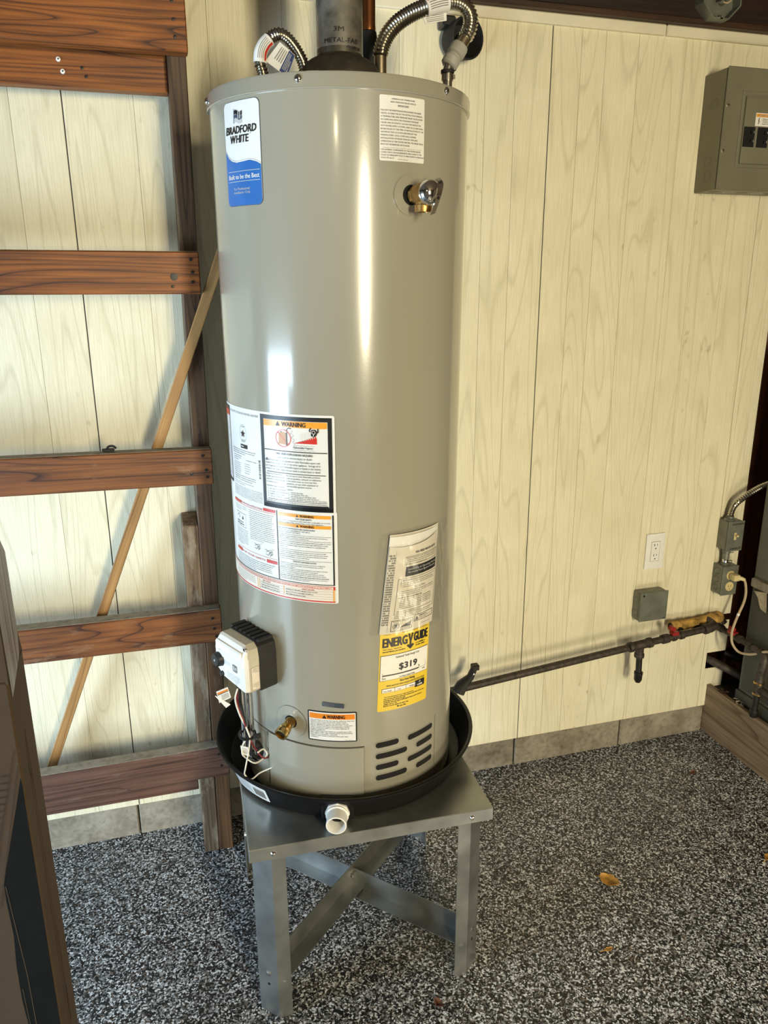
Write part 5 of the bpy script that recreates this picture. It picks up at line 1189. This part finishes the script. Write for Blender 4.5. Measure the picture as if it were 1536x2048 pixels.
# plug and cord
pc = empty('power_cord', (1.652, -0.058, 0.6445), 'beige cord plugged into the upper socket of the lower box', 'cord')
o_ = pc.location
m = MB('ivory'); m.box((-0.012, -0.030, -0.011), (0.013, -0.001, 0.011), 0.004, 2); m.tube([(0.004, -0.022, 0), (0.016, -0.034, -0.001), (0.024, -0.037, -0.005)], [0.0085, 0.007, 0.0055], 10); m.build('plug', pc)
pts = [Vector(p)-o_ for p in ((1.674, -0.094, 0.641), (1.681, -0.096, 0.625), (1.686, -0.098, 0.590), (1.681, -0.099, 0.555), (1.665, -0.099, 0.512), (1.652, -0.100, 0.474), (1.644, -0.104, 0.446), (1.645, -0.112, 0.412), (1.655, -0.135, 0.390), (1.662, -0.178, 0.400), (1.666, -0.215, 0.422), (1.668, -0.250, 0.442), (1.67, -0.34, 0.46))]
m = MB('cord'); m.tube(catmull(pts, 8), 0.0043, 10); m.build('cable', pc)
m = MB('white'); m.tube([Vector((1.6665, -0.099, 0.517))-o_, Vector((1.6645, -0.099, 0.510))-o_], 0.0050, 10); m.build('cable_band', pc)

# octagon box on the beam with loose wires
oo = empty('octagon_box', (1.3655, -0.030, 2.374), 'open octagonal steel box with bare wires on the dark beam', 'junction box')
oc8 = lambda r: [(r*math.cos(PI/8+i*PI/4), r*math.sin(PI/8+i*PI/4)) for i in range(8)]
m = MB('boxgrey'); Ao = [m.v((x, -0.036, z)) for x, z in oc8(0.066)]; Ab = [m.v((x, 0, z)) for x, z in oc8(0.066)]; Ai = [m.v((x, -0.036, z)) for x, z in oc8(0.062)]; Aj = [m.v((x, -0.004, z)) for x, z in oc8(0.062)]
for i in range(8):
    j = (i+1) % 8; m.f((Ao[i], Ab[i], Ab[j], Ao[j])); m.f((Ao[i], Ao[j], Ai[j], Ai[i])); m.f((Ai[i], Ai[j], Aj[j], Aj[i]))
m.f(Aj); m.f(Ab)
for x, z in ((0, -0.056), (0, 0.056)): m.box((x-0.007, -0.036, z-0.006), (x+0.007, -0.030, z+0.006), 0.001)
m.build('box_shell', oo, smooth=0)
m = MB('boxgrey'); m.lathe([(0, 0.002), (0.0105, 0.002), (0.0125, 0.0), (0.0125, -0.002)], 18, (-0.038, -0.0045, -0.024), (0, -1, 0)); m.build('knockout', oo)
m = MB('rubber'); m.tube(catmull([(-0.02, -0.006, 0.05), (-0.015, -0.022, 0.025), (0.01, -0.028, 0.012), (0.03, -0.02, 0.03)], 6), 0.0045, 8); m.tube(catmull([(0.0, -0.006, 0.05), (-0.012, -0.026, 0.02), (0.012, -0.030, 0.0), (0.0, -0.02, -0.012)], 6), 0.004, 8); m.build('black_wire', oo)
m = MB('copper'); m.tube(catmull([(-0.01, -0.022, -0.006), (0.002, -0.034, -0.004), (0.012, -0.036, 0.003), (0.02, -0.034, 0.004)], 6), 0.002, 8); m.build('bare_wire', oo)
m = MB('cord'); m.tube(catmull([(0.006, -0.03, -0.018), (0.016, -0.036, -0.021), (0.026, -0.038, -0.012), (0.024, -0.036, 0.004), (0.014, -0.03, 0.016)], 6), 0.0022, 8); m.build('bare_wire', oo)
m = MB('chrome'); m.lathe([(0, 0.003), (0.004, 0.002), (0.0045, 0)], 10, (-0.004, -0.036, -0.056), (0, -1, 0)); m.build('box_screw', oo)

# ================================================================== GAS PIPING
YP = -0.088
MB.K = 0.60
gp_ = empty('gas_pipe', (1.28, YP, 0.42), 'long rusty black iron gas pipe running along the cream wall', 'pipe')
o_ = gp_.location
def gpx(x): return 0.3855+(x-0.653)*(0.4745-0.3855)/(1.587-0.653)
def ring_(m, p, d_, r, w): m.lathe([(0, -w/2), (r, -w/2), (r*1.04, -w/4), (r*1.04, w/4), (r, w/2), (0, w/2)], 18, p, d_)
dx = Vector((1, 0, (0.4745-0.3855)/0.934)).normalized()
m = MB('iron'); m.tube([Vector((0.30, YP, gpx(0.30)))-o_, Vector((1.24, YP, gpx(1.24)))-o_], 0.0205, 18); m.build('pipe_run', gp_)
m = MB('iron'); tc = Vector((1.288, YP, gpx(1.288)))-o_
m.tube([tc-dx*0.034, tc+dx*0.034], 0.0255, 18); ring_(m, tc-dx*0.036, dx, 0.0285, 0.014); ring_(m, tc+dx*0.036, dx, 0.0285, 0.014); m.tube([tc, tc+Vector((0, 0, -0.036))], 0.0235, 16); ring_(m, tc+Vector((0, 0, -0.038)), (0, 0, 1), 0.0270, 0.014); m.build('tee_fitting', gp_)
m = MB('irondark'); m.tube([tc+Vector((0.001, 0, -0.04)), tc+Vector((0.004, 0, -0.112))], 0.0175, 16); m.build('drip_leg', gp_)
m = MB('irondark'); m.lathe([(0, -0.142), (0.014, -0.140), (0.0225, -0.130), (0.0225, -0.112), (0.0245, -0.110), (0.0245, -0.102), (0, -0.102)], 18, tc+Vector((0.004, 0, 0))); m.build('end_cap', gp_)
m = MB('iron'); m.tube([tc+dx*0.04, Vector((1.535, YP, gpx(1.535)))-o_], 0.0195, 18)
for x, r, w in ((1.385, 0.0260, 0.026), (1.418, 0.0250, 0.012), (1.448, 0.0250, 0.014)): ring_(m, Vector((x, YP, gpx(x)))-o_, dx, r, w)
m.build('pipe_run', gp_)
m = MB('iron'); ec_ = Vector((1.572, YP, gpx(1.572)))-o_
m.tube(catmull([ec_-dx*0.030, ec_-dx*0.006, ec_+Vector((0.012, 0.012, 0.002)), ec_+Vector((0.014, 0.050, 0.004))], 8), 0.0270, 18); ring_(m, ec_-dx*0.026, dx, 0.0295, 0.016); m.build('elbow_fitting', gp_)
m = MB('redplastic'); hc = Vector((1.410, YP-0.006, gpx(1.410)+0.015))-o_
m.box((-0.008, -0.013, -0.003), (0.016, 0.012, 0.010), 0.002, mtx=Matrix.Translation(hc)); m.box((-0.026, -0.009, 0.009), (-0.004, 0.008, 0.024), 0.002, mtx=Matrix.Translation(hc) @ Matrix.Rotation(0.45, 4, 'Y')); h_ = m.build('valve_handle', gp_, smooth=0); h_['label'] = 'red plastic valve handle'
MB.K = 1.0
# black strap arm at the left end of the pipe, behind the pan
m = MB('irondark'); A0 = Vector((0.650, YP-0.012, 0.392))-o_; A1 = Vector((0.676, YP-0.018, 0.462))-o_
m.tube([A0+Vector((-0.024, 0, -0.01)), A0+Vector((-0.012, 0, 0.012)), A0*0.45+A1*0.55, A1], [0.021, 0.019, 0.012, 0.0105], 10); m.box(tuple(A1+Vector((-0.010, -0.012, -0.006))), tuple(A1+Vector((0.013, 0.010, 0.012))), 0.002); m.build('strap_arm', gp_)
m = MB('chrome'); m.lathe([(0, 0.002), (0.0035, 0.001), (0.0035, -0.002)], 10, A0*0.25+A1*0.75+Vector((0.001, -0.0125, 0)), (0, -1, 0)); m.build('rivet', gp_)

ip = empty('wrapped_pipe', (1.55, -0.035, 0.463), 'short pipe in torn yellow-brown insulation below the grey boxes', 'pipe'); o_ = ip.location
m = MB('insul'); path = resample(catmull([(-0.112, -0.006, 0.010), (-0.06, -0.008, 0.011), (-0.01, -0.006, 0.010), (0.04, -0.002, 0.013), (0.085, 0.006, 0.014), (0.112, 0.020, 0.006)], 10), 0.006)
rr = [0.0185+0.0014*math.sin(i*0.9)+0.0010*math.sin(i*2.3+1) for i in range(len(path))]; rr[-1] *= 0.7; rr[-2] *= 0.9
m.tube(path, rr, 18); m.build('torn_wrap', ip)
m = MB('slot'); m.lathe([(0, 0.002), (0.013, 0.001)], 18, path[0], (-1, 0, 0))
for x, z_, r_x in ((-0.088, 0.014, 0.012), (-0.018, 0.004, 0.020), (0.006, 0.000, 0.024), (0.040, 0.010, 0.014)):
    n_ = 9; pr = []
    for q_ in range(n_):
        a_ = 2*PI*q_/n_; rx_ = r_x*random.uniform(0.7, 1.15)
        ang_ = 0.30+0.45*math.sin(a_)*random.uniform(0.8, 1.1)
        cz_ = z_+0.012; pr.append(m.v((x+rx_*math.cos(a_), -0.006-0.0240*math.cos(ang_), 0.010-0.0240*math.sin(ang_))))
    m.f(pr)
m.build('wrap_tear', ip)
m = MB('iron'); m.tube([(-0.10, -0.004, 0.010), (0.11, 0.012, 0.006), (0.125, 0.005, -0.012)], 0.010, 12); m.build('inner_pipe', ip)
MB.K = 0.72
bp = empty('gas_branch', (1.665, -0.03, 0.430), 'iron pipe with red valve running from the corner towards the furnace', 'pipe'); o_ = bp.location
dv_ = Vector((0, -1, 0))
m = MB('iron'); m.tube([Vector(p)-o_ for p in ((1.6660, 0.04, 0.427), (1.672, -0.014, 0.426), (1.672, -0.128, 0.425), (1.672, -0.19, 0.425))], 0.0145, 16)
for t_, r, w in ((0.0, 0.0195, 0.026), (0.080, 0.0185, 0.020), (0.100, 0.0200, 0.014), (0.150, 0.0185, 0.012)): ring_(m, Vector((1.672, -0.014, 0.426))-o_+dv_*t_, dv_, r, w)
m.build('pipe_run', bp)
m = MB('iron'); m.tube(catmull([Vector(p)-o_ for p in ((1.672, -0.180, 0.425), (1.672, -0.215, 0.424), (1.670, -0.236, 0.412), (1.664, -0.240, 0.385), (1.662, -0.238, 0.355))], 6), 0.0185, 16); m.build('elbow_fitting', bp)
m = MB('redplastic'); hc = Vector((1.668, -0.082, 0.434))-o_; m.box((-0.010, -0.016, -0.003), (0.012, 0.018, 0.009), 0.002, mtx=Matrix.Translation(hc)); m.box((-0.022, -0.010, 0.008), (-0.002, 0.010, 0.022), 0.002, mtx=Matrix.Translation(hc) @ Matrix.Rotation(0.4, 4, 'Y')); h_ = m.build('valve_handle', bp, smooth=0); h_['label'] = 'red plastic valve handle'
# furnace drip leg
MB.K = 0.64
dl = empty('furnace_pipe', (1.662, -0.238, 0.195), 'short vertical drip pipe with brass union against the furnace', 'pipe'); o_ = dl.location
m = MB('irondark'); m.tube([(0, 0.006, 0.0), (0, 0.004, 0.085)], 0.0165, 16); m.build('lower_pipe', dl)
m = MB('irondark'); m.lathe([(0, -0.006), (0.018, -0.004), (0.0235, 0.004), (0.0235, 0.020), (0.019, 0.024), (0, 0.024)], 16, (0, 0.006, 0)); m.build('end_cap', dl)
m = MB('iron'); m.lathe([(0, 0.082), (0.024, 0.082), (0.026, 0.090), (0.022, 0.100), (0.024, 0.112), (0.024, 0.130), (0.020, 0.136), (0.020, 0.165), (0, 0.165)], 18, (0, 0.002, 0)); m.tube([(0, -0.005, 0.105), (0.002, -0.10, 0.100)], 0.021, 14); m.build('tee_fitting', dl)
for z in (0.087, 0.128):
    m = MB('brass'); m.lathe([(0.0245, z-0.004), (0.0275, z-0.002), (0.0275, z+0.002), (0.0245, z+0.004)], 18, (0, 0.002, 0)); m.build('brass_ring', dl)
m = MB('iron'); m.tube([(0, -0.085, 0.102), (0.002, -0.20, 0.098)], 0.0155, 14); m.build('side_pipe', dl)
MB.K = 0.70
# capped pipes low in the corner hole
lp = empty('stub_pipe', (1.70, 0.0, 0.27), 'dark pipe stub poking out of the low hole at the wall corner', 'pipe')
m = MB('iron'); m.tube([(-0.052, 0.03, 0.024), (-0.028, -0.022, 0.016), (0.015, -0.058, -0.006), (0.030, -0.075, -0.016)], [0.021, 0.021, 0.0205, 0.018], 14); m.build('stub_outer', lp)
m = MB('iron'); m.tube([(0.026, -0.065, -0.014), (0.052, -0.09, -0.032)], 0.0165, 12); m.lathe([(0, 0), (0.019, 0), (0.021, 0.008), (0.017, 0.014), (0, 0.014)], 14, (0.046, -0.084, -0.028), (0.6, -0.65, -0.45)); m.build('stub_inner', lp)
lp2 = empty('stub_pipe', (1.76, 0.0, 0.30), 'second dark pipe stub deeper in the dark corner recess', 'pipe')
m = MB('irondark'); m.tube([(-0.035, 0.01, 0.010), (0.0, -0.012, -0.004), (0.05, -0.02, -0.02)], [0.019, 0.021, 0.021], 14); m.build('stub_outer', lp2)

# ================================================================== FURNACE AND PLATFORM
MB.K = 1.0
XP = 1.6584
pf = empty('furnace_platform', (1.9, -0.7, 0), 'low wood-faced platform carrying the furnace at right', 'platform'); o_ = pf.location
m = MB('laminate'); m.box((XP-1.9, -1.1, 0.0), (XP+0.018-1.9, 0.70+0.012, 0.1925), 0.002); m.build('front_board', pf, smooth=0)
m = MB('void'); m.box((XP+0.0185-1.9, -1.1, 0.0), (0.9, 0.9, 0.180), 0.002); m.build('platform_top', pf, smooth=0)
fu_ = empty('furnace', (1.98, -0.45, 0.181), 'grey-green metal furnace cabinet standing on the platform', 'furnace')
m = MB('furnace'); m.box((-0.278, -0.40, 0.010), (0.30, 0.345, 1.25), 0.004); m.build('cabinet', fu_, smooth=0)
m = MB('furnace'); m.box((-0.284, -0.38, 0.478), (-0.276, 0.335, 1.24), 0.003); m.build('upper_panel', fu_, smooth=0)
m = MB('furnace2'); m.box((-0.284, -0.38, 0.055), (-0.276, 0.330, 0.432), 0.003); m.build('lower_panel', fu_, smooth=0)
m = MB('dust'); m.box((-0.289, -0.40, 0.440), (-0.276, 0.342, 0.470), 0.002); m.build('middle_rail', fu_, smooth=0)
m = MB('furnace2'); m.box((-0.290, -0.40, 0.0), (-0.272, 0.345, 0.045), 0.003); m.build('base_rail', fu_, smooth=0)
m = MB('scrap'); m.f([m.v(p) for p in ((-0.2935, 0.318, 0.432), (-0.2930, 0.262, 0.445), (-0.2925, 0.255, 0.395), (-0.2928, 0.300, 0.416))]); m.f([m.v(p) for p in ((-0.2923, 0.300, 0.416), (-0.2920, 0.255, 0.395), (-0.2915, 0.255, 0.375), (-0.2918, 0.282, 0.380))]); m.build('torn_label', fu_, smooth=0)
def scrap(name, loc, label, cat, mat, n, sz):
    m = MB(mat)
    for i in range(n):
        a = random.uniform(0, 2*PI); l, w_ = random.uniform(0.5, 1)*sz, random.uniform(0.15, 0.4)*sz
        c = Vector((random.uniform(-1, 1)*sz*0.6, random.uniform(-1, 1)*sz, random.uniform(0.001, 0.010)))
        dx_, dy_ = Vector((math.cos(a), math.sin(a), random.uniform(-0.2, 0.2)))*l*0.5, Vector((-math.sin(a), math.cos(a), random.uniform(-0.3, 0.3)))*w_*0.5
        m.f([m.v(c-dx_-dy_), m.v(c+dx_-dy_*0.6), m.v(c+dx_*1.1+dy_), m.v(c-dx_*0.8+dy_)])
    o = m.build(name, smooth=0); o.location = loc; return tag(o, label, cat)
scrap('paper_shreds', (1.672, -0.150, 0.1935), 'pale shredded paper on the platform edge beside the furnace pipe', 'scrap', 'scrap', 12, 0.022)
scrap('wood_debris', (1.676, -0.070, 0.1935), 'dark broken bits on the platform edge near the wall corner', 'debris', 'girt_low', 10, 0.022)

# ================================================================== CARTON, near left
CX_, CY0, CY1 = -0.424, -1.063, -0.950
ca = empty('flat_carton', (-0.66, -1.0, 0), 'tall flat brown cardboard carton standing near the camera at left', 'carton'); o_ = ca.location
def cw(mb, name, par=ca, **kk):
    for v in mb.bm.verts: v.co -= o_
    return mb.build(name, par, **kk)
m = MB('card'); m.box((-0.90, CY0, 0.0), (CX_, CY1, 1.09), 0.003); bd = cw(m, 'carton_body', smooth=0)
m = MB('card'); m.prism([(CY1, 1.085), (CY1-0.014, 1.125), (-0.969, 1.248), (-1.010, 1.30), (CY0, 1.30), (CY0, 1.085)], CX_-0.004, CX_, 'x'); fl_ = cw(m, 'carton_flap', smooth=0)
m = MB('greywood'); m.f([m.v((CX_+0.0008, y, z)) for y, z in ((-0.968, 1.245), (-0.966, 1.125), (-0.978, 1.089), (-1.054, 1.060), (-1.056, 1.096), (-1.060, 1.168), (-1.060, 1.29), (-1.012, 1.295))]); cw(m, 'shiny_tape', fl_, smooth=0, recalc=False)
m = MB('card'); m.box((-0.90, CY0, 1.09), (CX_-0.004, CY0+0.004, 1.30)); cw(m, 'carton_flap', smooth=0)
d = Decal(lambda u, v, l: Vector((u, CY0-0.0004-0.0003*l, v)), 'cardblack')
d.poly([(-0.4275, 0.940), (-0.436, 0.905), (-0.461, 0.809), (-0.471, 0.772), (-0.472, 0.74), (-0.470, 0.677), (-0.4735, 0.62), (-0.474, 0.554), (-0.471, 0.505), (-0.470, 0.0), (-0.4265, 0.0), (-0.4265, 0.93)], 'cardblack', 0)
d.stroke([(-0.4695, 0.765), (-0.4610, 0.60), (-0.4590, 0.40), (-0.459, 0.1)], 0.0012, 'card', 1); d.stroke([(-0.4705, 0.575), (-0.467, 0.45), (-0.466, 0.1)], 0.0010, 'card', 1)
d.stroke([(-0.4300, 0.985), (-0.4620, 0.862), (-0.500, 0.70)], 0.0010, 'cardprint', 1); d.stroke([(-0.4280, 0.960), (-0.4480, 0.872), (-0.480, 0.73)], 0.0010, 'cardprint', 1)
for i in range(12):
    d.greek(-0.452-i*0.003, -0.440-i*0.003, 0.945-i*0.011, 1, 0.004, 'cardprint', 0.0022, 1); d.greek(-0.468-i*0.003, -0.458-i*0.003, 0.955-i*0.011, 1, 0.004, 'cardprint', 0.0022, 1)
for v in d.bm.verts: v.co -= o_
d.build('printed_graphic', bd, recalc=False, smooth=0)
d = Decal(lambda u, v, l: Vector((CX_+0.0004+0.0003*l, u, v))-o_, 'cardprint')
for y in (-1.020, -1.008): d.rect(y-0.0006, 0.05, y+0.0006, 0.93, 'cardprint', 0)
d.stroke([(-1.012, 0.985), (-1.022, 0.93), (-1.012, 0.90), (-1.008, 0.93), (-1.012, 0.985)], 0.0014, 'cardprint', 1)
d.greek(-1.004, -0.998, 0.62, 26, 0.006, 'cardprint', 0.0025); d.stroke([(-1.0, 0.50), (-1.003, 0.46), (-1.0, 0.43)], 0.002, 'cardprint', 1)
d.build('side_print', bd, recalc=False, smooth=0)

# ================================================================== LEAVES
def leaf(loc, rz, L, W_, mat, label, curl=0.012, grp=None):
    m = MB(mat); n = 10; rows = []
    for i in range(n+1):
        t_ = i/n; w_ = W_*math.sin(PI*min(1, t_*0.93+0.05))**0.75; row = []
        for j in range(-3, 4):
            s_ = j/3; x = (t_-0.5)*L; y = s_*w_*(1+0.06*math.sin(i*2.9+j))
            z = 0.0018+curl*(abs(s_)**1.6)*0.7+curl*0.55*(2*t_-1)**2+0.0012*math.sin(i*1.7+j*2)
            row.append(m.v((x, y, z)))
        rows.append(row)
    for a, b_ in zip(rows, rows[1:]):
        for j in range(6): m.f((a[j], a[j+1], b_[j+1], b_[j]))
    bmesh.ops.recalc_face_normals(m.bm, faces=m.bm.faces[:]); bmesh.ops.solidify(m.bm, geom=m.bm.faces[:], thickness=0.0006)
    e = empty('fallen_leaf', loc, label, 'leaf', rot=(0, 0, rz)); m.build('leaf_blade', e)
    m = MB(mat); m.tube([(-L*0.5-0.012, 0.002, 0.0025), (-L*0.5, 0, 0.003+curl*0.5), (0, 0, 0.0042), (L*0.46, 0, 0.003+curl*0.5)], [0.0010, 0.0009, 0.0007, 0.0003], 6); m.build('leaf_stem', e)
leaf((0.897, -0.584, 0.001), R_(-52), 0.056, 0.023, 'leafgold', 'curled golden dry leaf lying on the speckled floor right of the stand')
leaf((0.308, -0.806, 0.001), R_(-70), 0.026, 0.010, 'leafbrown', 'small dark brown dry leaf on the floor in front of the stand', 0.008)
leaf((1.399, -0.632, 0.001), R_(20), 0.040, 0.014, 'leafgold', 'golden leaf on the floor cut by the right picture edge', 0.006)
leaf((1.450, -0.222, 0.001), R_(30), 0.026, 0.008, 'leafbrown', 'tiny dull leaf on the floor near the wood-faced platform', 0.004)
leaf((0.771, -0.782, 0.001), R_(5), 0.024, 0.006, 'leafgold', 'tiny pale leaf scrap on the open floor below the golden leaf', 0.003)
